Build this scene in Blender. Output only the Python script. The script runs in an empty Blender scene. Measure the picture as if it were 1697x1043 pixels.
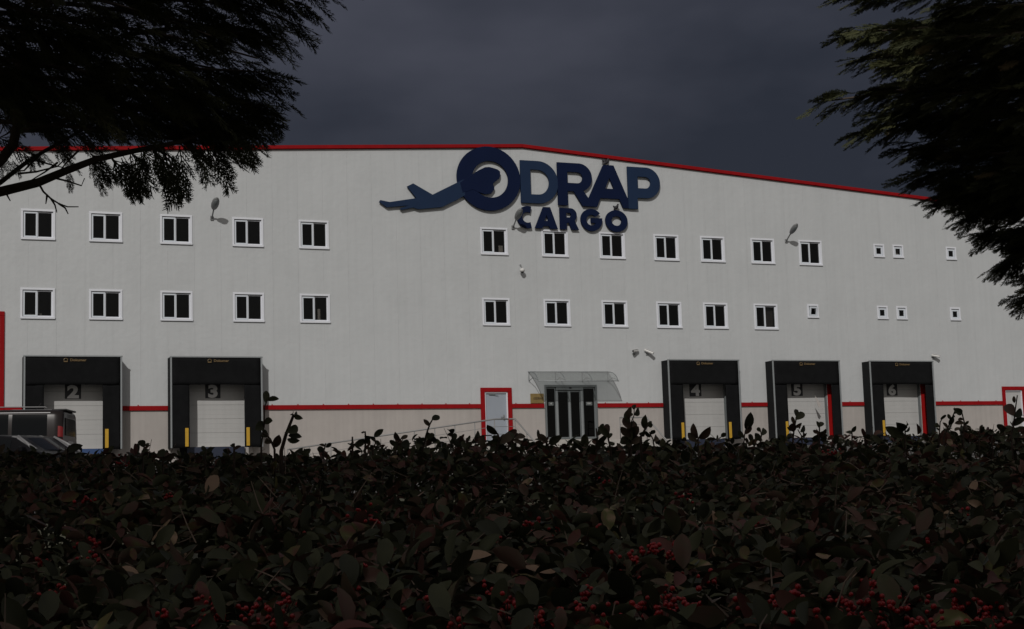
import bpy, math, random
import numpy as np
from mathutils import Vector, Matrix

random.seed(7)
rng = np.random.default_rng(11)
SC = bpy.context.scene
COL = SC.collection
rad = math.radians

# ------------------------------------------------------------------ camera
CAM = Vector((0.0, 0.0, 1.6))
RGT = Vector((0.92522709, -0.37820864, -0.03021667))
UPV = Vector((-0.0164836, -0.11963394, 0.99268122))
FWD = Vector((0.37905556, 0.91795748, 0.1169228))
FPX = 2577.9
cd = bpy.data.cameras.new('camera')
cam = bpy.data.objects.new('camera', cd)
COL.objects.link(cam)
cd.sensor_width = 36.0
cd.lens = FPX / 1697.0 * 36.0
cd.clip_start = 0.05
cd.clip_end = 3000
m = Matrix((RGT, UPV, -FWD)).transposed().to_4x4()
m.translation = CAM
cam.matrix_world = m
SC.camera = cam

# ------------------------------------------------------------------ sky, sun, exposure
w = bpy.data.worlds.new("World")
SC.world = w
w.use_nodes = True
nt = w.node_tree
nt.nodes.clear()
wo = nt.nodes.new('ShaderNodeOutputWorld')
bg = nt.nodes.new('ShaderNodeBackground')
bg.inputs['Strength'].default_value = 0.1
sky = nt.nodes.new('ShaderNodeTexSky')
sky.sky_type = 'NISHITA'
sky.sun_disc = False
SUN_TRAVEL = Vector((0.37, 0.60, -0.455)).normalized()
sky.sun_elevation = math.asin(-SUN_TRAVEL.z)
sky.sun_rotation = math.atan2(-SUN_TRAVEL.x, -SUN_TRAVEL.y) % (2 * math.pi)
tc = nt.nodes.new('ShaderNodeTexCoord')
mp = nt.nodes.new('ShaderNodeMapping')
mp.inputs['Scale'].default_value = (1.0, 1.0, 2.2)
no = nt.nodes.new('ShaderNodeTexNoise')
no.inputs['Scale'].default_value = 2.6
no.inputs['Detail'].default_value = 5.0
no.inputs['Roughness'].default_value = 0.55
cr = nt.nodes.new('ShaderNodeValToRGB')
cr.color_ramp.elements[0].position = 0.33
cr.color_ramp.elements[0].color = (0.22, 0.25, 0.36, 1)
cr.color_ramp.elements[1].position = 0.70
cr.color_ramp.elements[1].color = (0.64, 0.67, 0.88, 1)
mx = nt.nodes.new('ShaderNodeMixRGB')
mx.inputs[0].default_value = 0.985
nt.links.new(tc.outputs['Generated'], mp.inputs[0])
nt.links.new(mp.outputs[0], no.inputs['Vector'])
sx = nt.nodes.new('ShaderNodeSeparateXYZ')
el = nt.nodes.new('ShaderNodeMath'); el.operation = 'MULTIPLY_ADD'
el.inputs[1].default_value = 0.9; el.inputs[2].default_value = -0.24
ad = nt.nodes.new('ShaderNodeMath'); ad.operation = 'ADD'
nt.links.new(tc.outputs['Generated'], sx.inputs[0])
nt.links.new(sx.outputs['Z'], el.inputs[0])
nt.links.new(el.outputs[0], ad.inputs[0])
nt.links.new(no.outputs['Fac'], ad.inputs[1])
nt.links.new(ad.outputs[0], cr.inputs[0])
# the storm cloud ahead thins out smoothly towards the sun behind the viewpoint
dt = nt.nodes.new('ShaderNodeVectorMath'); dt.operation = 'DOT_PRODUCT'
dt.inputs[1].default_value = (-SUN_TRAVEL.x, -SUN_TRAVEL.y, -SUN_TRAVEL.z)
cov = nt.nodes.new('ShaderNodeMapRange'); cov.interpolation_type = 'SMOOTHSTEP'
cov.inputs[1].default_value = -0.25; cov.inputs[2].default_value = 0.95
cov.inputs[3].default_value = 0.992; cov.inputs[4].default_value = 0.90
nt.links.new(tc.outputs['Generated'], dt.inputs[0])
nt.links.new(dt.outputs['Value'], cov.inputs[0])
nt.links.new(cov.outputs[0], mx.inputs[0])
nt.links.new(sky.outputs[0], mx.inputs[1])
# clouds on the sun's side are lit from the front, so they are pale
lit = nt.nodes.new('ShaderNodeMapRange'); lit.interpolation_type = 'SMOOTHSTEP'
lit.inputs[1].default_value = -0.30; lit.inputs[2].default_value = 0.95
cm = nt.nodes.new('ShaderNodeMixRGB')
cm.inputs[2].default_value = (3.4, 3.1, 2.8, 1)
nt.links.new(dt.outputs['Value'], lit.inputs[0])
nt.links.new(lit.outputs[0], cm.inputs[0])
nt.links.new(cr.outputs[0], cm.inputs[1])
nt.links.new(cm.outputs[0], mx.inputs[2])
nt.links.new(mx.outputs[0], bg.inputs[0])
nt.links.new(bg.outputs[0], wo.inputs[0])

sd = bpy.data.lights.new('sun', 'SUN')
sd.energy = 2.0
sd.angle = rad(0.5)
sd.color = (1.0, 0.965, 0.92)
sun = bpy.data.objects.new('sun', sd)
COL.objects.link(sun)
sun.location = (-30, -45, 40)
sun.rotation_euler = SUN_TRAVEL.to_track_quat('-Z', 'Y').to_euler()

SC.view_settings.view_transform = 'Standard'
SC.view_settings.look = 'None'
SC.view_settings.exposure = 0.0
SC.view_settings.gamma = 1.0
SC.view_settings.use_curve_mapping = False

# ------------------------------------------------------------------ helpers
def at(px, py, d):
    """point d metres in front of the lens in the direction of a pixel of the 1697 px wide photograph"""
    return CAM + (FWD * FPX + RGT * (px - 848.5) - UPV * (py - 521.5)) * (d / FPX)

WL = {}

def tag(o, label=None, cat=None, group=None, kind=None):
    if label: o['label'] = label
    if cat: o['category'] = cat
    if group: o['group'] = group
    if kind: o['kind'] = kind
    return o

def link(o, parent=None, wloc=None):
    COL.objects.link(o)
    wloc = Vector(wloc) if wloc is not None else Vector((0, 0, 0))
    WL[o] = wloc
    if parent is not None:
        o.parent = parent
        o.location = wloc - WL[parent]
    else:
        o.location = wloc
    return o

def thing(name, label, cat, loc=(0, 0, 0), group=None):
    o = bpy.data.objects.new(name, None)
    o.empty_display_size = 0.2
    link(o, None, loc)
    return tag(o, label, cat, group)

def copy_tree(o, dloc=(0, 0, 0), parent=None, top=True):
    c = o.copy()
    COL.objects.link(c)
    if parent is not None:
        c.parent = parent
    if top:
        c.location = o.location + Vector(dloc)
    WL[c] = WL.get(o, Vector()) + Vector(dloc)
    for ch in list(o.children):
        copy_tree(ch, dloc, c, False)
    return c

class MB:
    def __init__(s):
        s.v = []; s.f = []; s.mi = []
    def add(s, vs, fs, mi=0):
        b = len(s.v)
        s.v += [tuple(p) for p in vs]
        s.f += [tuple(i + b for i in f) for f in fs]
        s.mi += [mi] * len(fs)
        return s
    def box(s, x0, x1, y0, y1, z0, z1, mi=0):
        return s.hexa([(x0, y0, z0), (x1, y0, z0), (x1, y1, z0), (x0, y1, z0),
                       (x0, y0, z1), (x1, y0, z1), (x1, y1, z1), (x0, y1, z1)], mi)
    def hexa(s, p, mi=0):
        return s.add(p, [(0, 3, 2, 1), (4, 5, 6, 7), (0, 1, 5, 4), (1, 2, 6, 5), (2, 3, 7, 6), (3, 0, 4, 7)], mi)
    def bbox(s, x0, x1, y0, y1, z0, z1, b=0.01, mi=0):
        """box with chamfered edges"""
        vs = []
        for sx in (0, 1):
            for sy in (0, 1):
                for sz in (0, 1):
                    X = (x0, x1)[sx]; Y = (y0, y1)[sy]; Z = (z0, z1)[sz]
                    ix = b if sx == 0 else -b; iy = b if sy == 0 else -b; iz = b if sz == 0 else -b
                    vs += [(X, Y + iy, Z + iz), (X + ix, Y, Z + iz), (X + ix, Y + iy, Z)]
        def k(sx, sy, sz, a): return ((sx * 2 + sy) * 2 + sz) * 3 + a
        fs = []
        for sg in (0, 1):
            fs.append([k(sg, 0, 0, 0), k(sg, 1, 0, 0), k(sg, 1, 1, 0), k(sg, 0, 1, 0)])
            fs.append([k(0, sg, 0, 1), k(1, sg, 0, 1), k(1, sg, 1, 1), k(0, sg, 1, 1)])
            fs.append([k(0, 0, sg, 2), k(1, 0, sg, 2), k(1, 1, sg, 2), k(0, 1, sg, 2)])
        for a in (0, 1):
            for c in (0, 1):
                fs.append([k(a, c, 0, 0), k(a, c, 1, 0), k(a, c, 1, 1), k(a, c, 0, 1)])
                fs.append([k(a, 0, c, 0), k(a, 1, c, 0), k(a, 1, c, 2), k(a, 0, c, 2)])
                fs.append([k(0, a, c, 1), k(1, a, c, 1), k(1, a, c, 2), k(0, a, c, 2)])
        for sx in (0, 1):
            for sy in (0, 1):
                for sz in (0, 1):
                    fs.append([k(sx, sy, sz, 0), k(sx, sy, sz, 1), k(sx, sy, sz, 2)])
        return s.add(vs, fs, mi)
    def tube(s, pts, rs, n=8, mi=0, cap=True):
        pts = [Vector(p) for p in pts]
        if not hasattr(rs, '__len__'): rs = [rs] * len(pts)
        base = len(s.v)
        prev = None
        for i, p in enumerate(pts):
            t = (pts[min(i + 1, len(pts) - 1)] - pts[max(i - 1, 0)]).normalized()
            a = prev if prev is not None else (Vector((0, 0, 1)) if abs(t.z) < 0.9 else Vector((1, 0, 0)))
            u = (a - t * a.dot(t)).normalized()
            prev = u
            vv = t.cross(u)
            for k in range(n):
                an = 2 * math.pi * k / n
                s.v.append(tuple(p + (u * math.cos(an) + vv * math.sin(an)) * rs[i]))
        for i in range(len(pts) - 1):
            for k in range(n):
                a = base + i * n + k; b = base + i * n + (k + 1) % n
                s.f.append((a, b, b + n, a + n)); s.mi.append(mi)
        if cap:
            s.f.append(tuple(base + k for k in reversed(range(n)))); s.mi.append(mi)
            e = base + (len(pts) - 1) * n
            s.f.append(tuple(e + k for k in range(n))); s.mi.append(mi)
        return s
    def ellipsoid(s, c, ax, nu=12, nv=8, mi=0):
        c = Vector(c); ax = [Vector(a) for a in ax]
        vs = [c + ax[2]]
        for j in range(1, nv):
            th = math.pi * j / nv
            for i in range(nu):
                ph = 2 * math.pi * i / nu
                vs.append(c + ax[0] * (math.sin(th) * math.cos(ph)) + ax[1] * (math.sin(th) * math.sin(ph)) + ax[2] * math.cos(th))
        vs.append(c - ax[2])
        fs = [(0, 1 + i, 1 + (i + 1) % nu) for i in range(nu)]
        for j in range(nv - 2):
            for i in range(nu):
                a = 1 + j * nu + i; b = 1 + j * nu + (i + 1) % nu
                fs.append((a, a + nu, b + nu, b))
        L = len(vs) - 1
        fs += [(L, L - nu + (i + 1) % nu, L - nu + i) for i in range(nu)]
        return s.add(vs, fs, mi)
    def build(s, name, mats, parent=None, smooth=False, origin=None):
        me = bpy.data.meshes.new(name)
        vs = np.array(s.v, dtype=float)
        if origin is None:
            lo = vs.min(0); hi = vs.max(0)
            origin = Vector(((lo[0] + hi[0]) / 2, (lo[1] + hi[1]) / 2, lo[2]))
        origin = Vector(origin)
        vs = vs - np.array(origin)
        me.from_pydata([tuple(p) for p in vs], [], s.f)
        if not isinstance(mats, (list, tuple)): mats = [mats]
        for mm in mats: me.materials.append(mm)
        me.polygons.foreach_set('material_index', s.mi)
        if smooth: me.polygons.foreach_set('use_smooth', [True] * len(s.f))
        me.update()
        fix_normals(me)
        return link(bpy.data.objects.new(name, me), parent, origin)

import bmesh
def fix_normals(me):
    b = bmesh.new(); b.from_mesh(me)
    bmesh.ops.recalc_face_normals(b, faces=b.faces)
    b.to_mesh(me); b.free()

# ------------------------------------------------------------------ materials
def mat(name, col, rough=0.6, metal=0.0, noise=0.0, nscale=5.0, bump=0.0, bscale=20.0, spec=0.5, rnd=0.0,
        streak=0.0, coat=0.0, trans=0.0, stretch=(1, 1, 1)):
    M = bpy.data.materials.new(name)
    M.use_nodes = True
    n = M.node_tree
    bs = n.nodes['Principled BSDF']
    bs.inputs['Roughness'].default_value = rough
    bs.inputs['Metallic'].default_value = metal
    bs.inputs['Specular IOR Level'].default_value = spec
    bs.inputs['Base Color'].default_value = (*col, 1)
    if coat: bs.inputs['Coat Weight'].default_value = coat
    if trans: bs.inputs['Transmission Weight'].default_value = trans
    src = None
    def L(a, b): n.links.new(a, b)
    if noise or bump or streak:
        co = n.nodes.new('ShaderNodeTexCoord')
        geo = n.nodes.new('ShaderNodeNewGeometry')
        mpg = n.nodes.new('ShaderNodeMapping')
        mpg.inputs['Scale'].default_value = stretch
        L(geo.outputs['Position'], mpg.inputs[0])
    if noise or streak or rnd:
        hsv = n.nodes.new('ShaderNodeHueSaturation')
        hsv.inputs['Color'].default_value = (*col, 1)
        val = None
        if noise:
            nz = n.nodes.new('ShaderNodeTexNoise')
            nz.inputs['Scale'].default_value = nscale
            nz.inputs['Detail'].default_value = 5
            nz.inputs['Roughness'].default_value = 0.6
            L(mpg.outputs[0], nz.inputs['Vector'])
            mr = n.nodes.new('ShaderNodeMapRange')
            mr.inputs[1].default_value = 0.3; mr.inputs[2].default_value = 0.7
            mr.inputs[3].default_value = 1 - noise; mr.inputs[4].default_value = 1 + noise
            L(nz.outputs['Fac'], mr.inputs[0]); val = mr.outputs[0]
        if streak:
            m2 = n.nodes.new('ShaderNodeMapping')
            m2.inputs['Scale'].default_value = (6.0, 6.0, 0.25)
            L(geo.outputs['Position'], m2.inputs[0])
            nz2 = n.nodes.new('ShaderNodeTexNoise')
            nz2.inputs['Scale'].default_value = 1.0
            nz2.inputs['Detail'].default_value = 6
            L(m2.outputs[0], nz2.inputs['Vector'])
            mr2 = n.nodes.new('ShaderNodeMapRange')
            mr2.inputs[1].default_value = 0.35; mr2.inputs[2].default_value = 0.7
            mr2.inputs[3].default_value = 1 + streak * 0.4; mr2.inputs[4].default_value = 1 - streak
            L(nz2.outputs['Fac'], mr2.inputs[0])
            if val is None: val = mr2.outputs[0]
            else:
                mm = n.nodes.new('ShaderNodeMath'); mm.operation = 'MULTIPLY'
                L(val, mm.inputs[0]); L(mr2.outputs[0], mm.inputs[1]); val = mm.outputs[0]
        if rnd:
            oi = n.nodes.new('ShaderNodeObjectInfo')
            mr3 = n.nodes.new('ShaderNodeMapRange')
            mr3.inputs[3].default_value = 1 - rnd; mr3.inputs[4].default_value = 1 + rnd
            L(oi.outputs['Random'], mr3.inputs[0])
            if val is None: val = mr3.outputs[0]
            else:
                mm = n.nodes.new('ShaderNodeMath'); mm.operation = 'MULTIPLY'
                L(val, mm.inputs[0]); L(mr3.outputs[0], mm.inputs[1]); val = mm.outputs[0]
        L(val, hsv.inputs['Value'])
        L(hsv.outputs[0], bs.inputs['Base Color'])
    if bump:
        nb = n.nodes.new('ShaderNodeTexNoise')
        nb.inputs['Scale'].default_value = bscale
        nb.inputs['Detail'].default_value = 4
        L(mpg.outputs[0], nb.inputs['Vector'])
        bp = n.nodes.new('ShaderNodeBump')
        bp.inputs['Strength'].default_value = 1.0
        bp.inputs['Distance'].default_value = bump
        L(nb.outputs['Fac'], bp.inputs['Height'])
        L(bp.outputs[0], bs.inputs['Normal'])
    return M

def leaf_mat(name, stops, rough=0.5, spec=0.35, transl=0.12):
    """leaf colour chosen per leaf by the 'tint' attribute"""
    M = bpy.data.materials.new(name); M.use_nodes = True
    n = M.node_tree; bs = n.nodes['Principled BSDF']
    at_ = n.nodes.new('ShaderNodeAttribute'); at_.attribute_name = 'tint'
    r = n.nodes.new('ShaderNodeValToRGB')
    els = r.color_ramp.elements
    while len(els) < len(stops): els.new(0.5)
    for e, (p, c) in zip(els, stops):
        e.position = p; e.color = (*c, 1)
    n.links.new(at_.outputs['Fac'], r.inputs[0])
    n.links.new(r.outputs[0], bs.inputs['Base Color'])
    bs.inputs['Roughness'].default_value = rough
    bs.inputs['Specular IOR Level'].default_value = spec
    tr = n.nodes.new('ShaderNodeBsdfTranslucent')
    n.links.new(r.outputs[0], tr.inputs[0])
    ms = n.nodes.new('ShaderNodeMixShader'); ms.inputs[0].default_value = transl
    n.links.new(bs.outputs[0], ms.inputs[1]); n.links.new(tr.outputs[0], ms.inputs[2])
    n.links.new(ms.outputs[0], n.nodes['Material Output'].inputs[0])
    return M

WALL = mat('wall_paint', (0.442, 0.459, 0.470), 0.55, noise=0.03, nscale=0.9, bump=0.010, bscale=4.5, rnd=0.010, streak=0.03)
PLINTH = mat('plinth_paint', (0.35, 0.325, 0.308), 0.75, noise=0.05, nscale=1.3, bump=0.003, bscale=30, streak=0.07)
RED = mat('red_trim', (0.235, 0.006, 0.008), 0.6, spec=0.08, noise=0.08, nscale=2.0, streak=0.06)
FRAME = mat('window_plastic', (0.64, 0.66, 0.71), 0.35, noise=0.02, nscale=3)
SASH = mat('sash_plastic', (0.56, 0.60, 0.65), 0.35)
SHADEINK = mat('groove_shade_ink', (0.03, 0.03, 0.035), 0.7)  # near-black for the painted window groove shadow and the door letter
DARKROOM = mat('room_dark', (0.10, 0.09, 0.085), 0.9, noise=0.2, nscale=0.6)
BLIND = mat('room_blind', (0.62, 0.58, 0.52), 0.8)
RUBBER = mat('shelter_fabric', (0.008, 0.0083, 0.009), 0.9, noise=0.15, nscale=3, bump=0.01, bscale=6, spec=0.06)
RUBSIDE = mat('shelter_side_fabric', (0.012, 0.013, 0.014), 0.8, noise=0.12, nscale=2, spec=0.1)
ALU = mat('aluminium', (0.27, 0.29, 0.30), 0.5, metal=0.4, noise=0.05, nscale=6)
ALUD = mat('grey_aluminium', (0.15, 0.165, 0.17), 0.5, metal=0.3)
STEEL = mat('stainless_steel', (0.22, 0.22, 0.22), 0.6, metal=0.3, spec=0.3)
DOORW = mat('dock_door_white', (0.40, 0.40, 0.395), 0.5, noise=0.03, nscale=1.5, streak=0.04, rnd=0.01)
BLACK = mat('number_plate_black', (0.012, 0.012, 0.016), 0.5)
WHITEP = mat('number_white', (0.62, 0.62, 0.62), 0.5)
YELLOW = mat('yellow_strip', (0.46, 0.27, 0.02), 0.5, noise=0.1, nscale=9)
REDJ = mat('red_jamb', (0.27, 0.006, 0.006), 0.6, spec=0.12, noise=0.08, nscale=5)
BLUE = mat('leveller_blue', (0.025, 0.06, 0.16), 0.5, noise=0.1, nscale=4)
BLUED = mat('leveller_dark_blue', (0.012, 0.018, 0.04), 0.6)
GOLD = mat('gold_print', (0.13, 0.085, 0.035), 0.5)
BRASS = mat('brass_plate', (0.24, 0.17, 0.065), 0.4, noise=0.1, nscale=6, metal=0.3)
BROWN = mat('plate_letters', (0.05, 0.03, 0.012), 0.6)
LEAFBLUE = mat('service_door_blue_grey', (0.27, 0.30, 0.345), 0.45, noise=0.03, nscale=2)
NAVY = mat('sign_navy', (0.0045, 0.0095, 0.034), 0.65, spec=0.08, noise=0.05, nscale=2)
NAVY2 = mat('sign_steel_blue', (0.013, 0.026, 0.060), 0.65, spec=0.1, noise=0.05, nscale=2)
LAMPG = mat('lamp_grey', (0.19, 0.195, 0.20), 0.45, metal=0.2)
LAMPW = mat('camera_white', (0.55, 0.55, 0.54), 0.4)
LENS = mat('lens_glass', (0.03, 0.03, 0.03), 0.15)
CONC = mat('concrete', (0.36, 0.345, 0.325), 0.9, noise=0.12, nscale=3, bump=0.004, bscale=40)
ASPH = mat('asphalt', (0.085, 0.083, 0.08), 0.9, noise=0.2, nscale=2, bump=0.006, bscale=60)
SOIL = mat('soil_grass', (0.05, 0.05, 0.028), 0.95, noise=0.35, nscale=3, bump=0.03, bscale=9)
ROOFM = mat('roof_sheet', (0.35, 0.35, 0.36), 0.5, noise=0.06, nscale=1)
BARK = mat('bark', (0.075, 0.055, 0.042), 0.9, noise=0.3, nscale=30, bump=0.006, bscale=60, stretch=(1, 1, 0.3))
STEM = mat('hedge_stem', (0.06, 0.04, 0.03), 0.8, noise=0.3, nscale=40)
TWIG = mat('dry_twig', (0.20, 0.15, 0.115), 0.8, noise=0.3, nscale=40)
BIRD = mat('bird_feathers', (0.025, 0.025, 0.03), 0.6, noise=0.3, nscale=30)
BEAK = mat('bird_beak', (0.10, 0.08, 0.05), 0.5)
BERRY = mat('berry_red', (0.32, 0.006, 0.008), 0.35, noise=0.35, nscale=60, spec=0.5)

def glass_mat(name, tint, rough=0.03, alpha=0.75):
    M = bpy.data.materials.new(name); M.use_nodes = True
    n = M.node_tree
    for x in list(n.nodes):
        if x.type != 'OUTPUT_MATERIAL': n.nodes.remove(x)
    out = [x for x in n.nodes if x.type == 'OUTPUT_MATERIAL'][0]
    g = n.nodes.new('ShaderNodeBsdfGlossy'); g.inputs['Roughness'].default_value = rough
    g.inputs['Color'].default_value = (0.9, 0.93, 0.95, 1)
    t = n.nodes.new('ShaderNodeBsdfTransparent'); t.inputs[0].default_value = (*tint, 1)
    fr = n.nodes.new('ShaderNodeFresnel'); fr.inputs[0].default_value = 1.28
    ms = n.nodes.new('ShaderNodeMixShader')
    n.links.new(fr.outputs[0], ms.inputs[0]); n.links.new(t.outputs[0], ms.inputs[1]); n.links.new(g.outputs[0], ms.inputs[2])
    n.links.new(ms.outputs[0], out.inputs[0])
    return M
GLASS = glass_mat('window_glass', (0.62, 0.62, 0.62))
DGLASS = glass_mat('dark_glass', (0.28, 0.30, 0.32))
POLY = bpy.data.materials.new('polycarbonate'); POLY.use_nodes = True
_n = POLY.node_tree; _b = _n.nodes['Principled BSDF']
_b.inputs['Base Color'].default_value = (0.62, 0.63, 0.63, 1); _b.inputs['Roughness'].default_value = 0.4
_t = _n.nodes.new('ShaderNodeBsdfTransparent'); _t.inputs[0].default_value = (0.82, 0.84, 0.84, 1)
_l = _n.nodes.new('ShaderNodeBsdfTranslucent'); _l.inputs[0].default_value = (0.75, 0.75, 0.75, 1)
_m = _n.nodes.new('ShaderNodeMixShader'); _m.inputs[0].default_value = 0.80
_m2 = _n.nodes.new('ShaderNodeMixShader'); _m2.inputs[0].default_value = 0.35
_n.links.new(_b.outputs[0], _m2.inputs[1]); _n.links.new(_l.outputs[0], _m2.inputs[2])
_n.links.new(_m2.outputs[0], _m.inputs[1]); _n.links.new(_t.outputs[0], _m.inputs[2])
_n.links.new(_m.outputs[0], _n.nodes['Material Output'].inputs[0])

# ------------------------------------------------------------------ ground
Fh = Vector((math.sin(rad(22.44)), math.cos(rad(22.44)), 0))
Rh = Vector((Fh.y, -Fh.x, 0))
YARD = 2.6
def ground_z(x, y):
    v = x * Fh.x + y * Fh.y
    if v < 1.2: return 0.0
    if v < 9: return 0.09 * (v - 1.2)
    return min(YARD, 0.702 + (v - 9) * 0.0703)
mb = MB()
xs = [-900, -300, -100, -50, -30] + [-20 + 2 * i for i in range(41)] + [80, 120, 200, 400, 900]
ys = [-900, -200, -60, -25, -12, -6] + [-3 + 1.5 * i for i in range(44)] + [70, 90, 120, 200, 500, 1500]
def gy(x, y):
    return ground_z(x, y) + 0.02 * math.sin(x * 1.7 + y) * (1 if y < 17 else 0)
for y in ys:
    for x in xs:
        mb.v.append((x, y, gy(x, y)))
nx = len(xs)
for j in range(len(ys) - 1):
    for i in range(nx - 1):
        a = j * nx + i
        mb.f.append((a, a + 1, a + nx + 1, a + nx)); mb.mi.append(0)
tag(mb.build('ground', SOIL, origin=(0, 0, 0)), kind='structure')
mb = MB()
xs2 = [-60 + 4 * i for i in range(36)]
ys2 = [22 + 2.0 * i for i in range(19)]
for y in ys2:
    for x in xs2: mb.v.append((x, y, ground_z(x, y) + 0.03))
nx = len(xs2)
for j in range(len(ys2) - 1):
    for i in range(nx - 1):
        a = j * nx + i
        mb.f.append((a, a + 1, a + nx + 1, a + nx)); mb.mi.append(0)
tag(mb.build('yard_pavement', ASPH, origin=(0, 22, 2)), kind='structure')

# ------------------------------------------------------------------ warehouse
WY = 58.0
X0, X1 = -4.9, 54.1
PK = (24.6, 15.94)
def roof_z(x): return PK[1] - abs(x - PK[0]) * 0.064
WX = [4.84, 7.24, 9.82, 12.54, 15.13, 22.66, 25.36, 27.99, 30.55, 32.80, 35.30, 37.75]
WINS = [(x, 11.41) for x in WX] + [(x, 8.52) for x in WX[:-1]]
SMALL = [(41.71, 11.89), (42.75, 11.89), (45.70, 11.89), (38.03, 9.07), (41.71, 9.07), (42.75, 9.07), (45.72, 9.07)]
WW, WH = 1.20, 1.13
SW, SH = 0.58, 0.61
DOCKS = [(4.92, '2'), (10.08, '3'), (30.68, '4'), (35.75, '5'), (40.73, '6')]
DW = 3.42
DZ0, DZ1 = 3.83, 7.10
openings = [(x + .05, x + WW - .05, z + .05, z + WH - .05) for x, z in WINS]
openings += [(x + .05, x + SW - .05, z + .05, z + SH - .05) for x, z in SMALL]
DOORX = [(x + 0.55, x + 3.08) for x, _ in DOCKS]
openings += [(a, b, DZ0, 6.5) for a, b in DOORX]
openings += [(22.64, 23.66, 3.79, 5.86), (25.28, 27.61, 3.90, 6.12), (48.50, 49.56, 3.79, 5.90), (-0.5, 4.14, 2.62, 8.60)]

wh = thing('warehouse', 'long white cargo warehouse with red roof edge, red stripe and loading docks', 'warehouse', (24.6, 58, 2.6))

def free_spans(xa, xb, za, zb):
    """rectangles left of the strip [xa,xb]x[za,zb] after the openings are cut out"""
    cx = sorted({xa, xb} | {c for o in openings for c in (o[0], o[1]) if xa < c < xb and o[2] < zb and o[3] > za})
    out = []
    for a, b in zip(cx[:-1], cx[1:]):
        mid = (a + b) / 2
        blocks = sorted([(max(o[2], za), min(o[3], zb)) for o in openings if o[0] < mid < o[1] and o[2] < zb and o[3] > za])
        z = za
        for s, e in blocks:
            if s > z + 1e-6: out.append((a, b, z, s))
            z = max(z, e)
        if z < zb - 1e-6: out.append((a, b, z, zb))
    return out

# cladding panels, one metre wide
ZS = 5.36
k = 0
px = X0
while px < X1 - 0.01:
    e = min(px + 1.0, X1)
    a, b = px + 0.0012, e - 0.0012
    mb = MB()
    for (p, q, z0, z1) in free_spans(a, b, ZS, 13.95):
        mb.box(p, q, WY + .008, WY + 0.02, z0, z1)
    mids = [a, b] if not (a < PK[0] < b) else [a, PK[0], b]
    for p, q in zip(mids[:-1], mids[1:]):
        tp, tq = roof_z(p) - 0.02, roof_z(q) - 0.02
        mb.hexa([(p, WY + .008, 13.95), (q, WY + .008, 13.95), (q, WY + .02, 13.95), (p, WY + .02, 13.95),
                 (p, WY + .008, tp), (q, WY + .008, tq), (q, WY + .02, tq), (p, WY + .02, tp)])
    mb.build('wall_panel', WALL, wh)
    px = e
# core wall behind the panels
mb = MB()
for (p, q, z0, z1) in free_spans(X0, X1, 5.18, 13.95):
    mb.box(p, q, WY + .021, WY + .22, z0, z1)
mb.add([(X0, WY + .021, 13.95), (X1, WY + .021, 13.95), (X1, WY + .021, roof_z(X1)), (PK[0], WY + .021, PK[1]), (X0, WY + .021, roof_z(X0))], [(0, 1, 2, 3, 4)])
mb.build('wall_core', WALL, wh)
# plinth below the red stripe
mb = MB()
for (p, q, z0, z1) in free_spans(X0, X1, 2.45, 5.18):
    mb.box(p, q, WY + .03, WY + .22, z0, z1)
mb.build('plinth', PLINTH, wh)
# red stripe between docks and doors
cuts = [X0] + [c for x, _ in DOCKS for c in (x, x + DW)] + [22.48, 23.83, 25.24, 27.65, 48.36, 49.70, X1]
cuts = sorted(cuts)
cuts = [c for c in cuts]
segs = [(4.30, 4.92), (8.34, 10.08), (13.50, 22.48), (23.83, 25.24), (27.65, 30.68), (34.10, 35.75), (39.17, 40.73), (44.15, 48.36), (49.70, X1), (X0, -0.66)]
for a, b in segs:
    mb = MB()
    mb.bbox(a, b, WY - 0.035, WY + 0.019, 5.185, 5.355, 0.006)
    x = math.ceil(a)
    while x < b - 0.1:
        mb.box(x - 0.02, x + 0.02, WY - 0.012, WY - 0.001, 5.358, 5.395)
        x += 1.0
    mb.build('red_stripe', RED, wh)
# red roof edge
def slope_bar(mb, xa, xb, dz0, dz1, y0, y1):
    za, zb = roof_z(xa), roof_z(xb)
    mb.hexa([(xa, y0, za + dz0), (xb, y0, zb + dz0), (xb, y1, zb + dz0), (xa, y1, za + dz0),
             (xa, y0, za + dz1), (xb, y0, zb + dz1), (xb, y1, zb + dz1), (xa, y1, za + dz1)])
for a, b in ((X0 - .1, PK[0]), (PK[0] + 0.002, X1 + .1)):
    n = 6
    for i in range(n):
        xa = a + (b - a) * i / n; xb = a + (b - a) * (i + 1) / n - 0.006
        mb = MB()
        slope_bar(mb, xa, xb, 0.0, 0.135, WY - 0.10, WY + 0.30)
        slope_bar(mb, xa, xb, -0.025, -0.001, WY - 0.03, WY - 0.002)
        mb.build('roof_edge', RED, wh)
for sg, (a, b) in enumerate(((X0 - .1, PK[0]), (PK[0], X1 + .1))):
    mb = MB(); za, zb = roof_z(a) + .03, roof_z(b) + .03
    mb.hexa([(a, WY + .301, za), (b, WY + .301, zb), (b, 108, zb), (a, 108, za), (a, WY + .301, za + .08), (b, WY + .301, zb + .08), (b, 108, zb + .08), (a, 108, za + .08)])
    mb.build('roof', ROOFM, wh)
mb = MB(); mb.box(X0, X0 + .2, WY + .221, 108, 2.45, roof_z(X0) - .01); mb.build('side_wall', WALL, wh)
mb = MB(); mb.box(X1 - .2, X1, WY + .221, 108, 2.45, roof_z(X1) - .01); mb.build('side_wall', WALL, wh)
mb = MB(); mb.box(X0 + .2, X1 - .2, 107.8, 108, 2.45, 14.0); mb.build('back_wall', WALL, wh)
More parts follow.
